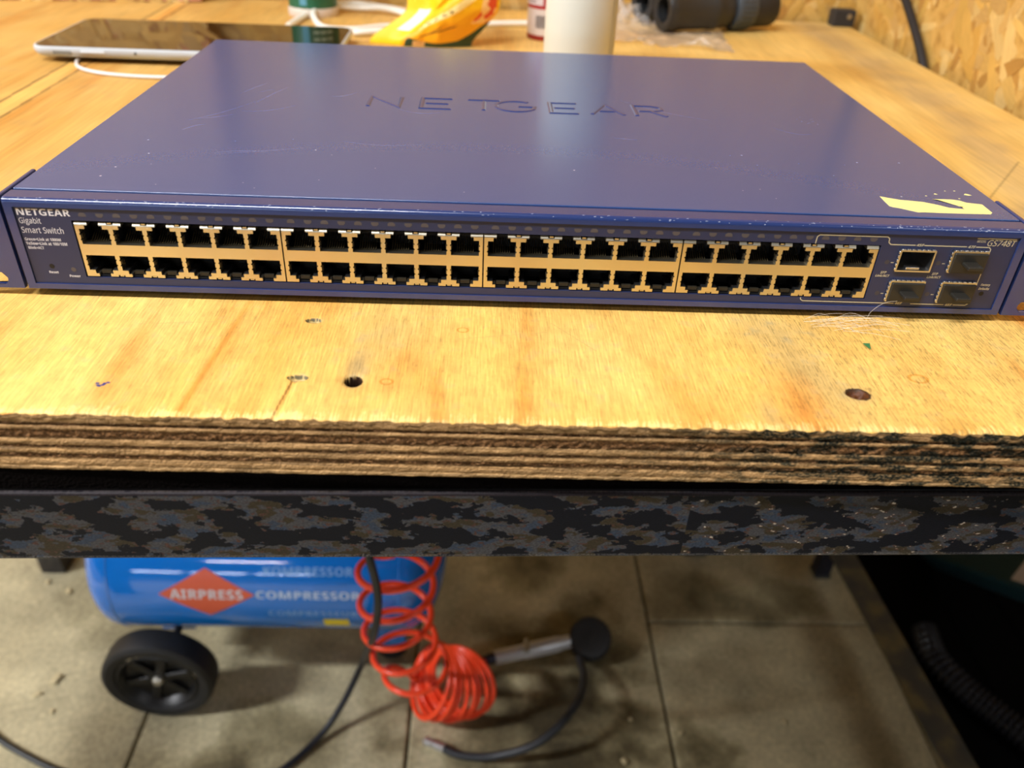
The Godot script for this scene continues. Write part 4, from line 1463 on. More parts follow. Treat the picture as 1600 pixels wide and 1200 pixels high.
# ---------------------------------------------------------------- things at the back of the bench
func back_of_bench() -> void:
	# white cable coiled between tin and bag
	var c := []
	for p in [Vector3(-0.232, 0, -0.60), Vector3(-0.228, 0, -0.645), Vector3(-0.222, 0, -0.694), Vector3(-0.213, 0, -0.725), Vector3(-0.187, 0, -0.747), Vector3(-0.155, 0, -0.738), Vector3(-0.121, 0, -0.713), Vector3(-0.10, 0, -0.68), Vector3(-0.105, 0, -0.63), Vector3(-0.134, 0, -0.616), Vector3(-0.165, 0, -0.594), Vector3(-0.195, 0, -0.60), Vector3(-0.212, 0.003, -0.640), Vector3(-0.215, 0.004, -0.672), Vector3(-0.206, 0.004, -0.700), Vector3(-0.173, 0.001, -0.714), Vector3(-0.143, 0.003, -0.706), Vector3(-0.110, 0, -0.69), Vector3(-0.085, 0.003, -0.645), Vector3(-0.10, 0.003, -0.60), Vector3(-0.146, 0.001, -0.580), Vector3(-0.160, 0, -0.579)]:
		c.append(p + Vector3(0, 0.0035, 0))
	tag(obj("power_cable", MB.new().tube(smooth_path(c), 0.0034, 8), M.cable), "thick white cable coiled in loops between the green tin and yellow bag", "cable")
	var c2 := []
	for p in [Vector3(-0.055, 0, -0.648), Vector3(-0.019, 0, -0.656), Vector3(0.024, 0, -0.667), Vector3(0.07, 0, -0.668), Vector3(0.105, 0, -0.70), Vector3(0.09, 0, -0.74)]:
		c2.append(p + Vector3(0, 0.0035, 0))
	tag(obj("power_cable", MB.new().tube(smooth_path(c2), 0.0034, 8), M.cable), "short stretch of white cable running from yellow bag behind red-labelled bottle", "cable")

	# green tin
	var tin := thing("green_tin", "green cylindrical tin with a pale foot ring at the back edge behind the tablet", "tin", Vector3(-0.222, 0, -0.692))
	obj("body", MB.new().lathe([Vector2(0.0, 0.009), Vector2(0.0272, 0.009), Vector2(0.0272, 0.135), Vector2(0.0255, 0.139)], Transform3D.IDENTITY, 40), mat(rgb(30, 96, 66), 0.4), tin)
	obj("foot_ring", MB.new().lathe([Vector2(0, 0), Vector2(0.0278, 0), Vector2(0.0284, 0.002), Vector2(0.0284, 0.0065), Vector2(0.0272, 0.0095)], Transform3D.IDENTITY, 40), mat(rgb(212, 200, 186), 0.35), tin)
	obj("lid", MB.new().lathe([Vector2(0.0278, 0.134), Vector2(0.0278, 0.150), Vector2(0.0255, 0.153), Vector2(0, 0.153)], Transform3D.IDENTITY, 40), mat(rgb(205, 205, 200), 0.35), tin)
	var band := MB.new()
	var lab := MB.new()
	var onto := func(q: Vector2) -> Array:
		var a := q.x / 0.0272
		return [Vector3(sin(a) * 0.02735, q.y, cos(a) * 0.02735), Vector3(sin(a), 0, cos(a))]
	curved(lab, onto, Rect2(0.0, 0.02, 0.03, 0.10), 12)
	curved(band, onto, Rect2(-0.010, 0.013, 0.008, 0.12), 4)
	obj("printed_panel", lab, mat(rgb(62, 92, 60), 0.45), tin)
	obj("blue_stripe", band, mat(rgb(90, 150, 170), 0.4), tin)
	var txt := MB.new()
	for k in 12:
		for j in 3:
			curved(txt, func(q: Vector2) -> Array: return [onto.call(q)[0] * Vector3(1.003, 1, 1.003), onto.call(q)[1]], Rect2(0.003 + j * 0.008, 0.026 + k * 0.0075, 0.0066, 0.0022), 3)
	obj("print_lines", txt, mat(rgb(190, 205, 180), 0.5), tin).set_meta("kind", "stuff")

	snack_bag()

	# bottle with barcode label
	var bt := thing("bottle", "white bottle with red-edged barcode label standing left of the white roll", "bottle", Vector3(0.0445, 0, -0.612))
	obj("body", MB.new().lathe([Vector2(0, 0.0045), Vector2(0.0225, 0.0045), Vector2(0.0235, 0.007), Vector2(0.0235, 0.10), Vector2(0.021, 0.112), Vector2(0.010, 0.12), Vector2(0.010, 0.125)], Transform3D.IDENTITY, 40), mat(rgb(232, 228, 230), 0.3), bt)
	obj("base_ring", MB.new().lathe([Vector2(0, 0), Vector2(0.0225, 0), Vector2(0.0232, 0.0012), Vector2(0.0232, 0.0048), Vector2(0.0225, 0.0055)], Transform3D.IDENTITY, 40), mat(rgb(150, 40, 34), 0.4), bt)
	obj("cap", MB.new().lathe([Vector2(0.011, 0.124), Vector2(0.0115, 0.126), Vector2(0.0115, 0.142), Vector2(0.0105, 0.144), Vector2(0, 0.144)], Transform3D.IDENTITY, 32), mat(rgb(190, 40, 36), 0.4), bt)
	var on_bottle := func(q: Vector2, k: float) -> Array:
		var a := q.x / 0.0235
		return [Vector3(sin(a) * 0.0235 * k, q.y, cos(a) * 0.0235 * k), Vector3(sin(a), 0, cos(a))]
	var red := MB.new()
	curved(red, on_bottle.bind(1.004), Rect2(-0.034, 0.031, 0.032, 0.06), 14)
	obj("red_border", red, mat(rgb(176, 44, 50), 0.45), bt)
	var wl := MB.new()
	curved(wl, on_bottle.bind(1.008), Rect2(-0.034, 0.0345, 0.0255, 0.054), 12)
	obj("text_panel", wl, mat(rgb(222, 216, 222), 0.5), bt)
	var gl := MB.new()
	for k in 11:
		curved(gl, on_bottle.bind(1.011), Rect2(-0.032, 0.037 + k * 0.0046, 0.020 if k % 3 else 0.015, 0.0016), 6)
	obj("print_lines", gl, mat(rgb(150, 140, 150), 0.6), bt).set_meta("kind", "stuff")
	var bars := MB.new()
	for k in 13:
		curved(bars, on_bottle.bind(1.006), Rect2(-0.0165 + k * 0.00092, 0.0125, 0.0003 + 0.0002 * (k * 7 % 3), 0.0125), 1)
	obj("barcode", bars, mat(rgb(60, 55, 60), 0.6), bt)

	# white roll
	var roll := thing("paper_roll", "white roll of fine-meshed material standing upright right behind the switch", "roll", Vector3(0.0592, 0, -0.424))
	var rm := mat(rgb(220, 219, 204), 0.8)
	rm.heightmap_enabled = true
	rm.heightmap_texture = weave()
	rm.heightmap_scale = 0.02
	rm.uv1_scale = Vector3(6, 6, 1)
	obj("wound_sheet", MB.new().lathe([Vector2(0.012, 0.0), Vector2(0.0300, 0.0), Vector2(0.0306, 0.001), Vector2(0.0306, 0.149), Vector2(0.0300, 0.150), Vector2(0.012, 0.150)], Transform3D.IDENTITY, 56), rm, roll)
	obj("core", MB.new().lathe([Vector2(0.0122, 0.0), Vector2(0.0122, 0.151), Vector2(0.011, 0.151), Vector2(0.011, 0.0)], Transform3D.IDENTITY, 32), mat(rgb(180, 150, 110), 0.8), roll)
	var seam := MB.new()
	curved(seam, func(q: Vector2) -> Array:
		var a := q.x / 0.0306
		return [Vector3(sin(a) * 0.0309, q.y, cos(a) * 0.0309), Vector3(sin(a), 0, cos(a))], Rect2(0.028, 0.001, 0.012, 0.148), 6)
	obj("loose_end", seam, rm, roll)

	# black pipe fittings on a clear plastic bag
	var fit := mat(rgb(38, 39, 40), 0.45)
	var grip := mat(rgb(62, 70, 78), 0.5)
	var a0 := Vector3(0.176, 0.0235, -0.668)
	var a1 := Vector3(0.318, 0.0255, -0.712)
	var pf := thing("pipe_fitting", "large black plastic pipe coupling lying on its side on the bench", "pipe fitting")
	var ax := along(a0, a1 - a0)
	obj("socket", MB.new().lathe([Vector2(0.0, 0.03), Vector2(0.012, 0.03), Vector2(0.0135, 0.001), Vector2(0.0150, 0.0), Vector2(0.0215, 0.0), Vector2(0.0228, 0.002), Vector2(0.0228, 0.012), Vector2(0.0216, 0.014), Vector2(0.0216, 0.056), Vector2(0.0226, 0.058), Vector2(0.0226, 0.066), Vector2(0.0212, 0.068), Vector2(0.0212, 0.078), Vector2(0.018, 0.080), Vector2(0.018, 0.090)], ax, 48), fit, pf)
	var nut := MB.new().lathe([Vector2(0.018, 0.086), Vector2(0.0222, 0.0865), Vector2(0.0236, 0.089), Vector2(0.0236, 0.109), Vector2(0.0225, 0.112), Vector2(0.018, 0.1125)], ax, 48)
	obj("grip_nut", nut, grip, pf)
	var ribs := MB.new()
	for k in 30:
		var a := TAU * k / 30
		var r := Vector3(cos(a), 0, sin(a))
		ribs.rbox(ax * (r * 0.0236 + Vector3.UP * 0.099), Vector3(0.0018, 0.018, 0.0016), 0.0005, ax.basis * Basis(Vector3.UP, -a))
	obj("grip_ribs", ribs, grip, pf).set_meta("kind", "stuff")
	obj("end_cap", MB.new().lathe([Vector2(0.018, 0.111), Vector2(0.0205, 0.1125), Vector2(0.0215, 0.116), Vector2(0.0215, 0.138), Vector2(0.0195, 0.1425), Vector2(0.012, 0.144), Vector2(0, 0.144)], ax, 48), mat(rgb(28, 29, 31), 0.5), pf)
	var pf2 := thing("pipe_fitting", "smaller black plastic coupling half hidden behind the open end of the large one", "pipe fitting")
	var ax2 := along(Vector3(0.160, 0.024, -0.716), Vector3(0.06, 0.0, -0.035))
	obj("socket", MB.new().lathe([Vector2(0, 0.02), Vector2(0.011, 0.02), Vector2(0.012, 0.0), Vector2(0.0205, 0.0), Vector2(0.0215, 0.002), Vector2(0.0215, 0.018), Vector2(0.0195, 0.02), Vector2(0.0195, 0.032), Vector2(0.0, 0.032)], ax2, 40), fit, pf2)
	obj("collar", MB.new().lathe([Vector2(0.015, 0.030), Vector2(0.0215, 0.031), Vector2(0.0215, 0.046), Vector2(0.014, 0.048), Vector2(0, 0.048)], ax2, 40), grip, pf2)

	# crumpled clear film
	var film := mat(Color(1, 1, 1, 0.22), 0.18)
	film.transparency = BaseMaterial3D.TRANSPARENCY_ALPHA
	film.metallic_specular = 0.8
	var fn := FastNoiseLite.new()
	fn.seed = 5
	fn.frequency = 26.0
	fn.fractal_octaves = 3
	var fm := MB.new()
	var nu := 60
	var nv := 44
	var c00 := Vector2(0.100, -0.604)
	var c10 := Vector2(0.236, -0.560)
	var c01 := Vector2(0.118, -0.752)
	var c11 := Vector2(0.254, -0.700)
	for i in nu + 1:
		for j in nv + 1:
			var u := i / float(nu)
			var w := j / float(nv)
			var p := c00.lerp(c10, u).lerp(c01.lerp(c11, u), w)
			var e := minf(minf(u, 1 - u), minf(w, 1 - w))
			var y := 0.0012 + maxf(0.0, fn.get_noise_2d(p.x, p.y) + 0.15) * 0.010 * (0.35 + smoothstep(0.0, 0.02, 0.06 - w))
			var dl := absf((p - Vector2(0.245, -0.69)).dot(Vector2(a1.z - a0.z, -(a1.x - a0.x)).normalized()))
			if dl < 0.02 and p.x > 0.165:
				y = minf(y, 0.0008 + dl * 0.02)
			if p.x < 0.19 and w > 0.45:      # stands up in a fold left of the fittings
				y += smoothstep(0.45, 0.9, w) * 0.028 * smoothstep(0.19, 0.13, p.x) * (0.6 + fn.get_noise_2d(p.x * 2.0, p.y * 2.0))
			p += Vector2(fn.get_noise_2d(p.y * 3.0, 4.0), fn.get_noise_2d(p.x * 3.0, 9.0)) * 0.006 * (1.0 - smoothstep(0.0, 0.2, e))
			fm.vert(Vector3(p.x, y, p.y), Vector3.UP)
	for i in nu + 1:
		for j in nv + 1:
			var dx := fm.v[mini(i + 1, nu) * (nv + 1) + j] - fm.v[maxi(i - 1, 0) * (nv + 1) + j]
			var dz := fm.v[i * (nv + 1) + mini(j + 1, nv)] - fm.v[i * (nv + 1) + maxi(j - 1, 0)]
			fm.n[i * (nv + 1) + j] = dx.cross(dz).normalized()
	for i in nu:
		for j in nv:
			var k := i * (nv + 1) + j
			fm.face(k, k + 1, k + nv + 2)
			fm.face(k, k + nv + 2, k + nv + 1)
	tag(obj("plastic_bag", fm, film), "crumpled clear plastic bag lying flat under the black pipe coupling", "plastic bag")

	# black block in the corner, and the cable down the right wall
	var bb := thing("plastic_bracket", "small black plastic bracket on the bench in the back corner", "bracket", Vector3(0.4185, 0, -0.757))
	obj("block", MB.new().rbox(Vector3(0, 0.0095, 0), Vector3(0.027, 0.019, 0.02), 0.0015), mat(rgb(40, 40, 42), 0.6), bb)
	obj("screw", MB.new().lathe([Vector2(0.003, 0), Vector2(0.003, 0.0012), Vector2(0, 0.0016)], Transform3D(Basis(Vector3.RIGHT, PI / 2), Vector3(0.005, 0.012, 0.010)), 12), M.steel, bb)
	tag(obj("wall_cable", MB.new().tube(smooth_path([Vector3(0.4355, 0.75, -0.90 + 0.24), Vector3(0.4355, 0.35, -0.725), Vector3(0.4355, 0.12, -0.70), Vector3(0.4355, 0.062, -0.668), Vector3(0.4355, 0.046, -0.632), Vector3(0.4355, 0.0, -0.558), Vector3(0.4355, -0.06, -0.50), Vector3(0.4355, -0.14, -0.47)]), 0.0046, 10), mat(rgb(30, 30, 33), 0.5)), "thick black cable hanging down the board wall at the right of the bench", "cable")

	# reddish sheet leaning at the back on the left
	var sh := thing("board_offcut", "reddish brown strand-board offcut leaning on the wall at the back left", "board")
	M.redboard = mat(rgb(206, 150, 112), 0.65)
	M.redboard.albedo_texture = noise_tex(256, 26, 23, [[0.0, 0.5, 1.0], [Color(0.6, 0.55, 0.5), Color(0.95, 0.9, 0.85), Color(1.2, 1.15, 1.05)]], 5)
	M.redboard.uv1_triplanar = true
	M.redboard.uv1_scale = Vector3(3, 3, 3)
	var bo := frame(Vector3(-0.62, 0, -0.70), Vector3(0.98, 0, -0.16), Vector3(0, 1, -0.10))
	obj("sheet", MB.new().rbox(bo * Vector3(0.0, 0.25, 0), Vector3(0.52, 0.50, 0.015), 0.001, bo.basis), M.redboard, sh)
	strands(sh, "wood_strands", 2200, 33, Transform3D(bo.basis, bo * Vector3(-0.25, 0.01, 0.0074)), Vector2(0.5, 0.48), 0.06)

	# bits lying in front of the switch
	var leaf := MB.new().prism(PackedVector2Array([Vector2(-0.0014, 0.0018), Vector2(0.0016, 0.0018), Vector2(0.0012, 0.0004), Vector2(0.0003, -0.0028), Vector2(-0.0004, -0.0012)]), 0.0, 0.0003, frame(Vector3(0.150, 0.0006, 0.0255), Vector3.RIGHT, Vector3.FORWARD))
	tag(obj("leaf_fragment", leaf, mat(rgb(60, 120, 70), 0.5)), "tiny green leaf fragment lying in front of the module slots", "leaf")
	var hair := MB.new()
	var rng := RandomNumberGenerator.new()
	rng.seed = 6
	for k in 26:
		var p0 := Vector3(0.128 + rng.randf() * 0.022, 0.0006, 0.001 + rng.randf() * 0.012)
		var p1 := p0 + Vector3(rng.randf_range(0.012, 0.028), rng.randf_range(0.0, 0.002), rng.randf_range(-0.003, 0.008))
		var mid := (p0 + p1) * 0.5 + Vector3(0, rng.randf_range(0.0006, 0.003), rng.randf_range(-0.002, 0.002))
		hair.tube(smooth_path([p0, mid, p1], 4), 0.00006, 4, false)
	hair.tube(smooth_path([Vector3(0.1575, 0.0008, 0.004), Vector3(0.158, 0.006, 0.0045), Vector3(0.163, 0.0105, 0.004), Vector3(0.169, 0.0115, 0.0035)], 6), 0.00006, 4, false)
	var ho := obj("pet_hair", hair, mat(rgb(236, 226, 206), 0.5))
	tag(ho, "wisp of pale hair lying against the front foot of the switch", "hair")
	ho.set_meta("kind", "stuff")


# a patch of a curved surface: `onto` maps the plane to [point, normal]
func curved(m: MB, onto: Callable, r: Rect2, n: int) -> void:
	var s := m.v.size()
	for i in n + 1:
		for j in 2:
			var q := r.position + Vector2(r.size.x * i / n, r.size.y * j)
			var pn: Array = onto.call(q)
			m.vert(pn[0], pn[1], Vector2(i / float(n), j))
	for i in n:
		var k := s + i * 2
		m.face(k, k + 1, k + 3)
		m.face(k, k + 3, k + 2)


func weave() -> ImageTexture:
	var w := 256
	var d := PackedByteArray()
	d.resize(w * w)
	for y in w:
		for x in w:
			d[y * w + x] = int(128 + 60 * sin(TAU * x * 16 / w) * sin(TAU * y * 16 / w) + 40 * sin(TAU * (x + y) * 16 / w))
	return grey_tex(d, w, w)


func snack_bag() -> void:
	# crumpled yellow bag, printed; the print is laid out over its front
	var w := 384
	var h := 384
	var im := Image.create(w, h, false, Image.FORMAT_RGB8)
	var cr := noise(w, h, 60, 60, 121, 3)
	for y in h:
		for x in w:
			var u := x / float(w)
			var q := 1.0 - y / float(h)      # 0 at the foot
			var c := rgb(250, 206, 8)
			if u > 0.30:
				c = rgb(248, 214, 0).lerp(rgb(246, 176, 10), clampf((0.60 - q) * 3.0, 0, 1))
			# cream ribbon across
			var rb := q - (0.17 + (u - 0.36) * 0.70)
			if u > 0.36 and rb > 0.0 and rb < 0.09:
				c = rgb(250, 226, 150)
				if u < 0.56 and rb > 0.022 and rb < 0.068 and sin(u * 190.0) + sin(u * 77.0 + q * 90.0) > 0.35:
					c = rgb(110, 84, 40)
			# brown twig
			if absf(q - (0.10 + (u - 0.45) * 0.42)) < 0.010 and u > 0.45 and u < 0.70:
				c = rgb(150, 92, 16)
			if absf(q - (0.115 + (u - 0.50) * 1.2)) < 0.014 and u > 0.50 and u < 0.57:
				c = rgb(150, 92, 16)
			# dark green foot
			var gt := 0.03 - 0.05 * sin(clampf((u - 0.36) * 1.65, 0, 1) * PI) + smoothstep(0.84, 1.0, u) * 0.14
			if u > 0.34 and q < gt + 0.06:
				c = rgb(40, 66, 44)
				if u > 0.42 and u < 0.54 and q < 0.06:
					c = rgb(222, 178, 120)
			# white sticker on the left flap
			if u > 0.13 and u < 0.26 and q > 0.18 and q < 0.44:
				c = rgb(232, 228, 224)
			# red letters by the right edge
			if u > 0.82 and u < 0.97 and q > 0.22 and q < 0.50:
				c = rgb(250, 206, 140) if cr[y * w + x] > 120 else rgb(226, 78, 40)
			im.set_pixel(x, y, c)
	var bm := mat(Color.WHITE, 0.5)
	bm.albedo_texture = ImageTexture.create_from_image(im)
	var t := thing("snack_bag", "crumpled yellow and orange snack bag with a dark green foot", "bag", Vector3(-0.074, 0, -0.548))
	var m := MB.new()
	var nz := FastNoiseLite.new()
	nz.seed = 9
	nz.frequency = 22.0
	nz.fractal_octaves = 3
	var nu := 72
	var nv := 48
	for side in [1.0, -1.0]:
		var s := m.v.size()
		for i in nu + 1:
			for j in nv + 1:
				var u := i / float(nu)
				var q := j / float(nv)
				# outline: low flap on the left, body rising to the right
				var left := -0.066 + 0.042 * smoothstep(0.0, 0.45, q) * 0.9
				var right := 0.056 + 0.008 * sin(q * PI) - 0.02 * (1.0 - smoothstep(0.0, 0.35, q))
				var x := lerpf(left, right, u)
				var top := 0.075 + 0.03 * smoothstep(0.2, 0.5, u)
				var y := 0.0006 + q * top
				var fat := sin(u * PI) * (0.35 + 0.65 * smoothstep(0.12, 0.45, u)) * sqrt(maxf(0.0, sin(clampf(q, 0.0, 1.0) * PI * 0.92 + 0.18)))
				var z: float = side * 0.026 * fat
				var cr2 := nz.get_noise_3d(x * 1.0, y * 1.0, side) * 0.006 * minf(1.0, fat * 2.0)
				# deep folds slanting over the front
				cr2 -= 0.005 * exp(-pow((q - 0.36 - (u - 0.3) * 0.55) / 0.03, 2)) * smoothstep(0.2, 0.4, u) * fat
				z += cr2
				x += nz.get_noise_2d(y * 1.4, 3.0 * side) * 0.003
				z -= q * 0.015
				m.vert(Vector3(x, y, z), Vector3(0, 0, side), Vector2(u, 1.0 - q))
		for i in nu + 1:
			for j in nv + 1:
				var dx := m.v[s + mini(i + 1, nu) * (nv + 1) + j] - m.v[s + maxi(i - 1, 0) * (nv + 1) + j]
				var dy := m.v[s + i * (nv + 1) + mini(j + 1, nv)] - m.v[s + i * (nv + 1) + maxi(j - 1, 0)]
				m.n[s + i * (nv + 1) + j] = dx.cross(dy).normalized() * side
		for i in nu:
			for j in nv:
				var k := s + i * (nv + 1) + j
				m.face(k, k + 1, k + nv + 2)
				m.face(k, k + nv + 2, k + nv + 1)
	obj("printed_film", m, bm, t)
	var top_seal := MB.new().rbox(Vector3(0.012, 0.108, -0.0145), Vector3(0.078, 0.012, 0.0016), 0.0006)
	obj("top_seal", top_seal, mat(rgb(246, 200, 20), 0.35), t)


# ---------------------------------------------------------------- compressor under the bench
func compressor() -> void:
	var t := thing("air_compressor", "blue air compressor tank on black wheels standing under the bench", "air compressor", Vector3(-0.30, FLOOR, -0.512))
	var blue := mat(rgb(18, 116, 214), 0.06, 0.0, 0.65)
	var r := 0.112
	var yc := 0.222
	var x0 := -0.256
	var x1 := 0.238
	var prof := [Vector2(0, x0)]
	for k in range(1, 9):
		var a := PI / 2 * k / 8.0
		prof.append(Vector2(r * sin(a), x0 + 0.055 * (1 - cos(a))))
	prof.append(Vector2(r, x1 - 0.055))
	for k in range(1, 9):
		var a := PI / 2 * k / 8.0
		prof.append(Vector2(r * cos(a), x1 - 0.055 + 0.055 * sin(a)))
	var ax := Transform3D(Basis(Vector3.UP, Vector3.RIGHT, Vector3.FORWARD), Vector3(0, yc, 0))
	obj("tank", MB.new().lathe(prof, ax, 72), blue, t)
	for x in [x0 + 0.058, x1 - 0.058]:
		obj("weld_seam", MB.new().lathe([Vector2(r - 0.001, x - 0.003), Vector2(r + 0.0008, x), Vector2(r - 0.001, x + 0.003)], ax, 72), blue, t)
	# print on the tank: u along the tank, v up round it from the level facing front
	var onto := func(q: Vector2, k := 0.0005) -> Array:
		var a := q.y / r
		return [Vector3(q.x, yc + sin(a) * (r + k), cos(a) * (r + k)), Vector3(0, sin(a), cos(a))]
	var dia := MB.new()
	diamond(dia, onto, Vector2(-0.071, 0.022), Vector2(0.062, 0.038))
	obj("diamond_badge", dia, mat(rgb(214, 92, 62), 0.35), t)
	var white := mat(rgb(190, 212, 240), 0.4)
	obj("badge_lettering", MB.new().text("AIRPRESS", Rect2(-0.118, 0.0145, 0.094, 0.015), Transform3D.IDENTITY, true, func(q: Vector2) -> Array: return onto.call(q, 0.0009)), mat(rgb(214, 214, 224), 0.4), t)
	var pale := mat(rgb(120, 170, 232), 0.4)
	obj("tank_lettering", MB.new().text("COMPRESSOR", Rect2(-0.007, 0.016, 0.136, 0.0125), Transform3D.IDENTITY, true, onto), white, t)
	obj("tank_lettering", MB.new().text("KOMPRESSOR", Rect2(0.004, 0.051, 0.116, 0.012), Transform3D.IDENTITY, true, onto), pale, t)
	obj("tank_lettering", MB.new().text("COMPRESSEUR", Rect2(0.006, -0.016, 0.118, 0.011), Transform3D.IDENTITY, true, onto), pale, t)
	var st := MB.new()
	curved(st, onto, Rect2(0.076, -0.046, 0.034, 0.022), 4)
	obj("warning_sticker", st, mat(rgb(226, 206, 30), 0.5), t)
	# wheels at the left end, on one axle
	var tyre := mat(rgb(24, 24, 26), 0.6)
	var rim := mat(rgb(16, 16, 18), 0.42)
	for s in [1.0, -1.0]:
		var c := Vector3(-0.163, 0.077, s * 0.109)
		var wf := Transform3D(Basis(Vector3.RIGHT, s * PI / 2), c)
		var wo := Node3D.new()
		wo.name = "wheel"
		t.add_child(wo, true)
		obj("tyre", MB.new().lathe([Vector2(0.055, -0.020), Vector2(0.069, -0.021), Vector2(0.0755, -0.017), Vector2(0.077, -0.010), Vector2(0.077, 0.010), Vector2(0.0755, 0.016), Vector2(0.070, 0.0195), Vector2(0.060, 0.0175), Vector2(0.055, 0.012)], wf, 64), tyre, wo)
		var disc := MB.new().lathe([Vector2(0.056, 0.0150), Vector2(0.0535, 0.0165), Vector2(0.050, 0.012), Vector2(0.046, 0.004), Vector2(0.014, 0.002), Vector2(0.013, 0.010), Vector2(0.0, 0.011)], wf, 48)
		for k in 6:
			var a := TAU * k / 6 + 0.25
			var b := wf.basis * Basis(Vector3.UP, a)
			disc.rbox(wf * (Basis(Vector3.UP, a) * Vector3(0.030, 0.0058, 0)), Vector3(0.036, 0.008, 0.012), 0.002, b)
		obj("hub_disc", disc, rim, wo)
		obj("axle_cap", MB.new().lathe([Vector2(0.0075, 0.009), Vector2(0.0075, 0.014), Vector2(0.005, 0.0175), Vector2(0, 0.0185)], wf, 20), mat(rgb(200, 196, 186), 0.3, 0.9), wo)
	obj("axle", MB.new().tube([Vector3(-0.163, 0.077, -0.1), Vector3(-0.163, 0.077, 0.1)], 0.006, 12), M.old_steel, t)
	obj("axle_bracket", MB.new().rbox(Vector3(-0.163, 0.096, 0), Vector3(0.05, 0.046, 0.06), 0.003), blue, t)
	# foot at the other end, and the pump on top
	obj("foot_bracket", MB.new().rbox(Vector3(0.150, 0.080, 0), Vector3(0.05, 0.10, 0.06), 0.004), blue, t)
	obj("rubber_foot", MB.new().lathe([Vector2(0, 0), Vector2(0.022, 0), Vector2(0.024, 0.004), Vector2(0.019, 0.034), Vector2(0, 0.034)], Transform3D(Basis.IDENTITY, Vector3(0.150, 0, 0.0)), 24), M.rubber, t)
	obj("saddle_plate", MB.new().rbox(Vector3(0.0, 0.355, 0), Vector3(0.26, 0.028, 0.12), 0.004), blue, t)
	obj("motor", MB.new().lathe([Vector2(0, -0.07), Vector2(0.05, -0.07), Vector2(0.056, -0.062), Vector2(0.056, 0.05), Vector2(0.05, 0.06), Vector2(0, 0.06)], Transform3D(Basis(Vector3.UP, Vector3.RIGHT, Vector3.FORWARD), Vector3(-0.05, 0.424, 0)), 40), mat(rgb(40, 42, 46), 0.5), t)
	obj("pump_head", MB.new().rbox(Vector3(0.07, 0.43, 0), Vector3(0.085, 0.125, 0.09), 0.006), mat(rgb(150, 152, 154), 0.4, 0.8), t)


func diamond(m: MB, onto: Callable, c: Vector2, half: Vector2) -> void:
	var n := 14
	var s := m.v.size()
	for i in n + 1:
		for j in n + 1:
			var a := i / float(n)
			var b := j / float(n)
			var q := c + Vector2((a + b - 1.0) * half.x, (a - b) * half.y)
			var pn: Array = onto.call(q)
			m.vert(pn[0], pn[1])
	for i in n:
		for j in n:
			var k := s + i * (n + 1) + j
			m.face(k, k + 1, k + n + 2)
			m.face(k, k + n + 2, k + n + 1)


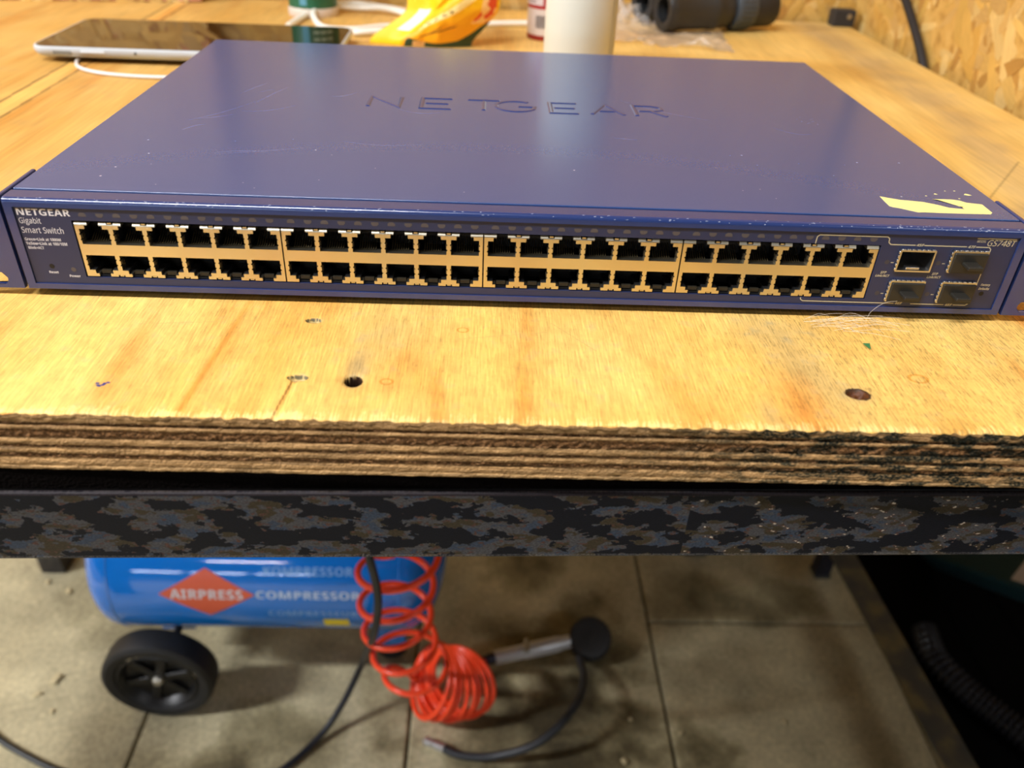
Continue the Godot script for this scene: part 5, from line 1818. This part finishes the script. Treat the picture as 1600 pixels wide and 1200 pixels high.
# ---------------------------------------------------------------- hose, inflator, cables and chips on the floor
func floor_things() -> void:
	# red coiled air hose: loose turns hanging in front of the tank, then a bundle of turns on the floor
	var keys := []      # [centre, first axis, second axis, radius]
	var X := Vector3.RIGHT
	var Z := Vector3.BACK
	for k in [[Vector3(-0.110, -0.470, -0.338), 0.046], [Vector3(-0.110, -0.523, -0.338), 0.047], [Vector3(-0.115, -0.575, -0.335), 0.043], [Vector3(-0.116, -0.625, -0.335), 0.042], [Vector3(-0.108, -0.672, -0.335), 0.042], [Vector3(-0.095, -0.725, -0.345), 0.044]]:
		keys.append([k[0], X, (Z + Vector3(0, 0.10, 0)).normalized(), k[1]])
	var mid := Vector3(-0.0565, -0.842, -0.404)
	var cu := Vector3(0, 0.828, -0.56)
	var cf := Vector3(0, 0.56, 0.828)
	for k in 9:
		var phi := deg_to_rad(lerpf(-25.0, 23.0, k / 8.0))
		var dn := (Vector3(sin(phi), 0, 0) - cu * cos(phi)).normalized()
		var yaw := deg_to_rad(lerpf(60, 24, k / 8.0))
		var ww := (X * cos(yaw) + cf * sin(yaw)).normalized()
		ww = (ww - dn * ww.dot(dn)).normalized()
		var R := 0.051 + 0.003 * sin(k * 2.1)
		keys.append([mid + cu * 0.053 + dn * R + Vector3(0.001 * (k - 4.5), 0, 0), -ww, -dn, R])
	var pts := []
	var per := 40
	for k in keys.size() - 1:
		for i in per:
			var u := i / float(per)
			var s := smoothstep(0.0, 1.0, u) if k > 4 else u
			var a: Array = keys[k]
			var b: Array = keys[k + 1]
			var c: Vector3 = (a[0] as Vector3).lerp(b[0], s)
			var e1: Vector3 = (a[1] as Vector3).lerp(b[1], s).normalized()
			var e2: Vector3 = (a[2] as Vector3).lerp(b[2], s).normalized()
			var rr := lerpf(a[3], b[3], s)
			var th := TAU * u + PI * 0.5
			pts.append(c + (e1 * cos(th) + e2 * sin(th)) * rr)
	for i in pts.size():
		pts[i].y = maxf(pts[i].y, FLOOR + 0.0046)
	var lead := smooth_path([Vector3(-0.17, -0.565, -0.45), Vector3(-0.16, -0.52, -0.43), Vector3(-0.14, -0.475, -0.37), pts[0]], 6)
	lead.pop_back()
	lead.append_array(pts)
	var tail := smooth_path([pts[-1], Vector3(-0.026, -0.815, -0.435), Vector3(-0.012, -0.855, -0.455), Vector3(-0.003, -0.869, -0.464)], 6)
	lead.append_array(tail)
	var red := mat(rgb(255, 76, 36), 0.3)
	red.subsurf_scatter_enabled = false
	tag(obj("coiled_air_hose", MB.new().tube(lead, 0.0039, 10), red), "bright red coiled air hose hanging before the blue tank and heaped on the floor", "hose")

	# tyre inflator
	var t := thing("tyre_inflator", "silver tyre inflator pistol with a round black gauge lying on the floor", "tyre inflator")
	var a := Vector3(-0.004, -0.869, -0.466)
	var b := Vector3(0.137, -0.872, -0.507)
	var ax := along(a, b - a)
	obj("hose_tail", MB.new().lathe([Vector2(0, -0.004), Vector2(0.006, -0.004), Vector2(0.0065, 0.004), Vector2(0.0085, 0.006), Vector2(0.0085, 0.018), Vector2(0.0, 0.018)], ax, 20), mat(rgb(60, 60, 74), 0.4, 0.5), t)
	obj("body", MB.new().lathe([Vector2(0.0, 0.016), Vector2(0.0100, 0.016), Vector2(0.0112, 0.020), Vector2(0.0112, 0.062), Vector2(0.0124, 0.066), Vector2(0.0124, 0.120), Vector2(0.0105, 0.128), Vector2(0.0105, 0.140), Vector2(0.0, 0.140)], ax, 28), mat(rgb(222, 224, 228), 0.35, 0.45), t)
	var lev := frame(a + (b - a) * 0.62 + Vector3(0, 0.0135, 0.004), b - a, Vector3(0, 1, 0.3))
	obj("trigger_lever", MB.new().rbox(lev.origin, Vector3(0.068, 0.0045, 0.011), 0.0018, lev.basis * Basis(Vector3.BACK, 0.06), true), mat(rgb(222, 222, 220), 0.28, 0.6), t)
	obj("lever_pivot", MB.new().lathe([Vector2(0, -0.011), Vector2(0.004, -0.011), Vector2(0.004, 0.011), Vector2(0, 0.011)], along(a + (b - a) * 0.46 + Vector3(0, 0.013, 0), Vector3(0, 0, 1)), 14), M.steel, t)
	obj("brass_nipple", MB.new().lathe([Vector2(0, 0), Vector2(0.0065, 0), Vector2(0.0065, 0.016), Vector2(0, 0.016)], along(b + Vector3(-0.004, 0.004, 0.001), b - a), 16), mat(rgb(190, 150, 70), 0.35, 0.9), t)
	# gauge in its ribbed rubber guard, tilted towards the bench front
	var gf := along(Vector3(0.163, -0.869, -0.508), Vector3(-0.05, 0.80, 0.42))
	var gear := PackedVector2Array()
	for k in 96:
		var an := TAU * k / 96
		gear.append(Vector2(cos(an), sin(an)) * (0.0335 if (k / 2) % 2 else 0.0318))
	var gp := Transform3D(Basis(gf.basis.x, gf.basis.z, -gf.basis.y) , gf.origin)
	var gb := Transform3D(Basis(gf.basis.z, gf.basis.x, gf.basis.y), gf.origin)
	obj("rubber_guard", MB.new().prism(gear, -0.016, 0.011, gb), M.rubber, t)
	obj("gauge_back", MB.new().lathe([Vector2(0.0315, 0.0108), Vector2(0.030, 0.0145), Vector2(0.022, 0.0152), Vector2(0.0215, 0.0138), Vector2(0.010, 0.0142), Vector2(0.009, 0.0155), Vector2(0, 0.0158)], gf, 40), mat(rgb(40, 41, 43), 0.6), t)
	var hp := []
	for p in [Vector3(0.143, -0.872, -0.475), Vector3(0.1445, -0.862, -0.448), Vector3(0.143, -0.850, -0.418), Vector3(0.130, -0.842, -0.377), Vector3(0.097, -0.846, -0.337), Vector3(0.062, -0.862, -0.320), Vector3(0.010, -0.885, -0.319), Vector3(-0.035, -0.8935, -0.325), Vector3(-0.061, -0.894, -0.336)]:
		hp.append(p)
	obj("hose", MB.new().tube(smooth_path(hp), 0.0058, 12), mat(rgb(44, 47, 52), 0.4), t)
	obj("valve_chuck", MB.new().lathe([Vector2(0, 0), Vector2(0.0066, 0), Vector2(0.0066, 0.012), Vector2(0.0056, 0.013), Vector2(0.0056, 0.018), Vector2(0.0064, 0.019), Vector2(0.0064, 0.030), Vector2(0.004, 0.032), Vector2(0, 0.032)], along(Vector3(-0.059, -0.893, -0.335), Vector3(-0.026, 0.0, -0.011)), 20), mat(rgb(205, 205, 205), 0.3, 0.8), t)

	# black flex hanging in front of the hose, and another at the lower left
	var navy := mat(rgb(15, 18, 30), 0.45)
	tag(obj("power_flex", MB.new().tube(smooth_path([Vector3(-0.15, -0.36, -0.36), Vector3(-0.135, -0.44, -0.288), Vector3(-0.128, -0.499, -0.284), Vector3(-0.128, -0.541, -0.284), Vector3(-0.136, -0.59, -0.286), Vector3(-0.158, -0.70, -0.350), Vector3(-0.179, -0.80, -0.402), Vector3(-0.207, -0.86, -0.382), Vector3(-0.236, -0.89, -0.351), Vector3(-0.277, -0.8952, -0.306), Vector3(-0.33, -0.8952, -0.27), Vector3(-0.42, -0.8952, -0.22), Vector3(-0.5, -0.8952, -0.2)]), 0.0046, 10), navy), "dark blue-black flex hanging beside the red hose down to the floor", "cable")
	tag(obj("power_flex", MB.new().tube(smooth_path([Vector3(-0.86, -0.8952, -0.47), Vector3(-0.78, -0.8952, -0.41), Vector3(-0.732, -0.8952, -0.38), Vector3(-0.68, -0.8952, -0.345), Vector3(-0.634, -0.8952, -0.322), Vector3(-0.591, -0.8952, -0.304), Vector3(-0.543, -0.8952, -0.29), Vector3(-0.5, -0.8952, -0.27)]), 0.0044, 10), mat(rgb(40, 44, 46), 0.45)), "dark grey flex lying on the floor left of the compressor wheel", "cable")

	var rng := RandomNumberGenerator.new()
	rng.seed = 15
	var stone := mat(rgb(206, 190, 148), 0.8)
	var spots := [[-0.647, -0.445, 0.0075, "largest pale chip on the floor left of the black wheel"], [-0.663, -0.420, 0.0045, "small pale chip on the floor just before the largest one"], [-0.630, -0.392, 0.004, "small pale chip on the floor nearest the grey flex"], [-0.745, -0.636, 0.005, "pale chip on the floor beside the left bench leg"], [-0.702, -0.616, 0.0055, "pale chip on the floor between bench leg and blue tank"], [0.445, -0.384, 0.004, "small pale chip alone on the dark floor left of the steel rail"], [0.285, -0.365, 0.0035, "tiny pale chip by the long floor joint at the lower middle"], [0.196, -0.321, 0.0055, "pale chip at the bottom edge below the inflator hose"], [0.214, -0.387, 0.0035, "brownish chip on the floor right of the inflator hose"]]
	for s in spots:
		var m := MB.new().rbox(Vector3.ZERO, Vector3(2.0, 0.8, 1.3) * s[2], s[2] * 0.35, Basis.IDENTITY, true)
		for i in m.v.size():
			var k: float = 1.0 + 0.25 * sin(m.v[i].x / s[2] * 3.0 + s[0] * 40.0) * cos(m.v[i].z / s[2] * 2.0)
			m.v[i] *= k
			m.v[i].y = maxf(m.v[i].y, -s[2] * 0.38)
		var o := obj("stone_chip", m, stone)
		o.position = Vector3(s[0], FLOOR + s[2] * 0.37, s[1])
		o.rotation.y = rng.randf_range(0, PI)
		tag(o, s[3], "stone chip", "pale chips on the floor")


# ---------------------------------------------------------------- what stands to the right, under the bench
func right_of_bench() -> void:
	# low steel stand: back leg and bottom rail in view
	var t := thing("steel_stand", "low stand of weathered angle steel right of the compressor under the bench", "stand")
	M.rail = mat(rgb(122, 116, 100), 0.5)
	M.rail.albedo_texture = noise_tex(256, 40, 141, [[0.0, 0.4, 0.7, 1.0], [Color(0.55, 0.62, 0.72), Color(0.7, 0.72, 0.76), Color(1, 0.95, 0.8), Color(1.1, 1, 0.8)]], 4)
	M.rail.uv1_triplanar = true
	M.rail.uv1_scale = Vector3(2.5, 2.5, 2.5)
	# angle profile: top flange and a hanging web
	var turn := Basis(Vector3.UP, 0.055)
	obj("bottom_rail", MB.new().rbox(Vector3(0.614, -0.802, -0.33), Vector3(0.044, 0.005, 0.88), 0.0015, turn).rbox(Vector3(0.614, -0.822, -0.33) + turn * Vector3(0.0195, 0, 0), Vector3(0.005, 0.042, 0.88), 0.0015, turn), M.rail, t)
	obj("leg", MB.new().rbox(Vector3(0.600, -0.665, -0.684), Vector3(0.026, 0.468, 0.026), 0.002), mat(rgb(22, 28, 48), 0.4), t)
	obj("leg_foot", MB.new().rbox(Vector3(0.600, FLOOR + 0.0035, -0.684), Vector3(0.030, 0.007, 0.030), 0.002), mat(rgb(70, 72, 70), 0.5), t)
	obj("leg", MB.new().rbox(Vector3(0.626, -0.665, 0.09), Vector3(0.026, 0.468, 0.026), 0.002), mat(rgb(22, 28, 48), 0.4), t)
	obj("leg_foot", MB.new().rbox(Vector3(0.626, FLOOR + 0.0035, 0.09), Vector3(0.030, 0.007, 0.030), 0.002), mat(rgb(70, 72, 70), 0.5), t)
	obj("top_rail", MB.new().rbox(Vector3(0.613, -0.42, -0.30), Vector3(0.03, 0.03, 0.82), 0.002, Basis(Vector3.UP, 0.035)), M.rail, t)

	# added black mat, standing in for deep shade on the floor
	var mat_mesh := MB.new().rbox(Vector3(1.05, FLOOR + 0.003, -0.1), Vector3(0.76, 0.006, 1.3), 0.002)
	for k in 8:
		mat_mesh.rbox(Vector3(0.70 + k * 0.1, FLOOR + 0.0065, -0.1), Vector3(0.02, 0.003, 1.26), 0.001)
	tag(obj("shade_mat", mat_mesh, mat(rgb(9, 9, 10), 0.8, 0.0, 0.2)), "added black mat standing in for floor shade right of the steel rail", "mat")

	# teal metal case tilted on its corner, pale label on it
	var e1 := Vector3(0.05, 0.155, 0.254).normalized()
	var e2 := Vector3(0.62, 0.62, -0.35)
	var cf := frame(Vector3(0.776, -0.800, -0.622), e1, e2)
	var tc := thing("metal_case", "dark teal metal case with a pale label, tilted in the shade at the right", "case")
	obj("case_body", MB.new().rbox(cf * Vector3(0.211, 0.17, -0.04), Vector3(0.618, 0.34, 0.06), 0.008, cf.basis), mat(rgb(22, 62, 72), 0.6), tc)
	obj("label_plate", MB.new().rbox(cf * Vector3(0.155, 0.045, -0.0098), Vector3(0.085, 0.07, 0.001), 0.0003, cf.basis), mat(rgb(220, 212, 216), 0.6), tc)

	# corrugated hose
	var path := smooth_path([Vector3(0.715, -0.87, -0.535), Vector3(0.709, -0.87, -0.478), Vector3(0.729, -0.87, -0.425), Vector3(0.755, -0.87, -0.384), Vector3(0.782, -0.87, -0.343), Vector3(0.815, -0.87, -0.298), Vector3(0.86, -0.87, -0.23), Vector3(0.90, -0.87, -0.12)], 44)
	var rad := []
	for i in path.size():
		rad.append(0.0190 + 0.0030 * sin(i * TAU / 8.0))
	tag(obj("corrugated_hose", MB.new().tube(path, rad, 20), mat(rgb(44, 44, 50), 0.18)), "glossy black corrugated hose lying on the floor at lower right", "hose")
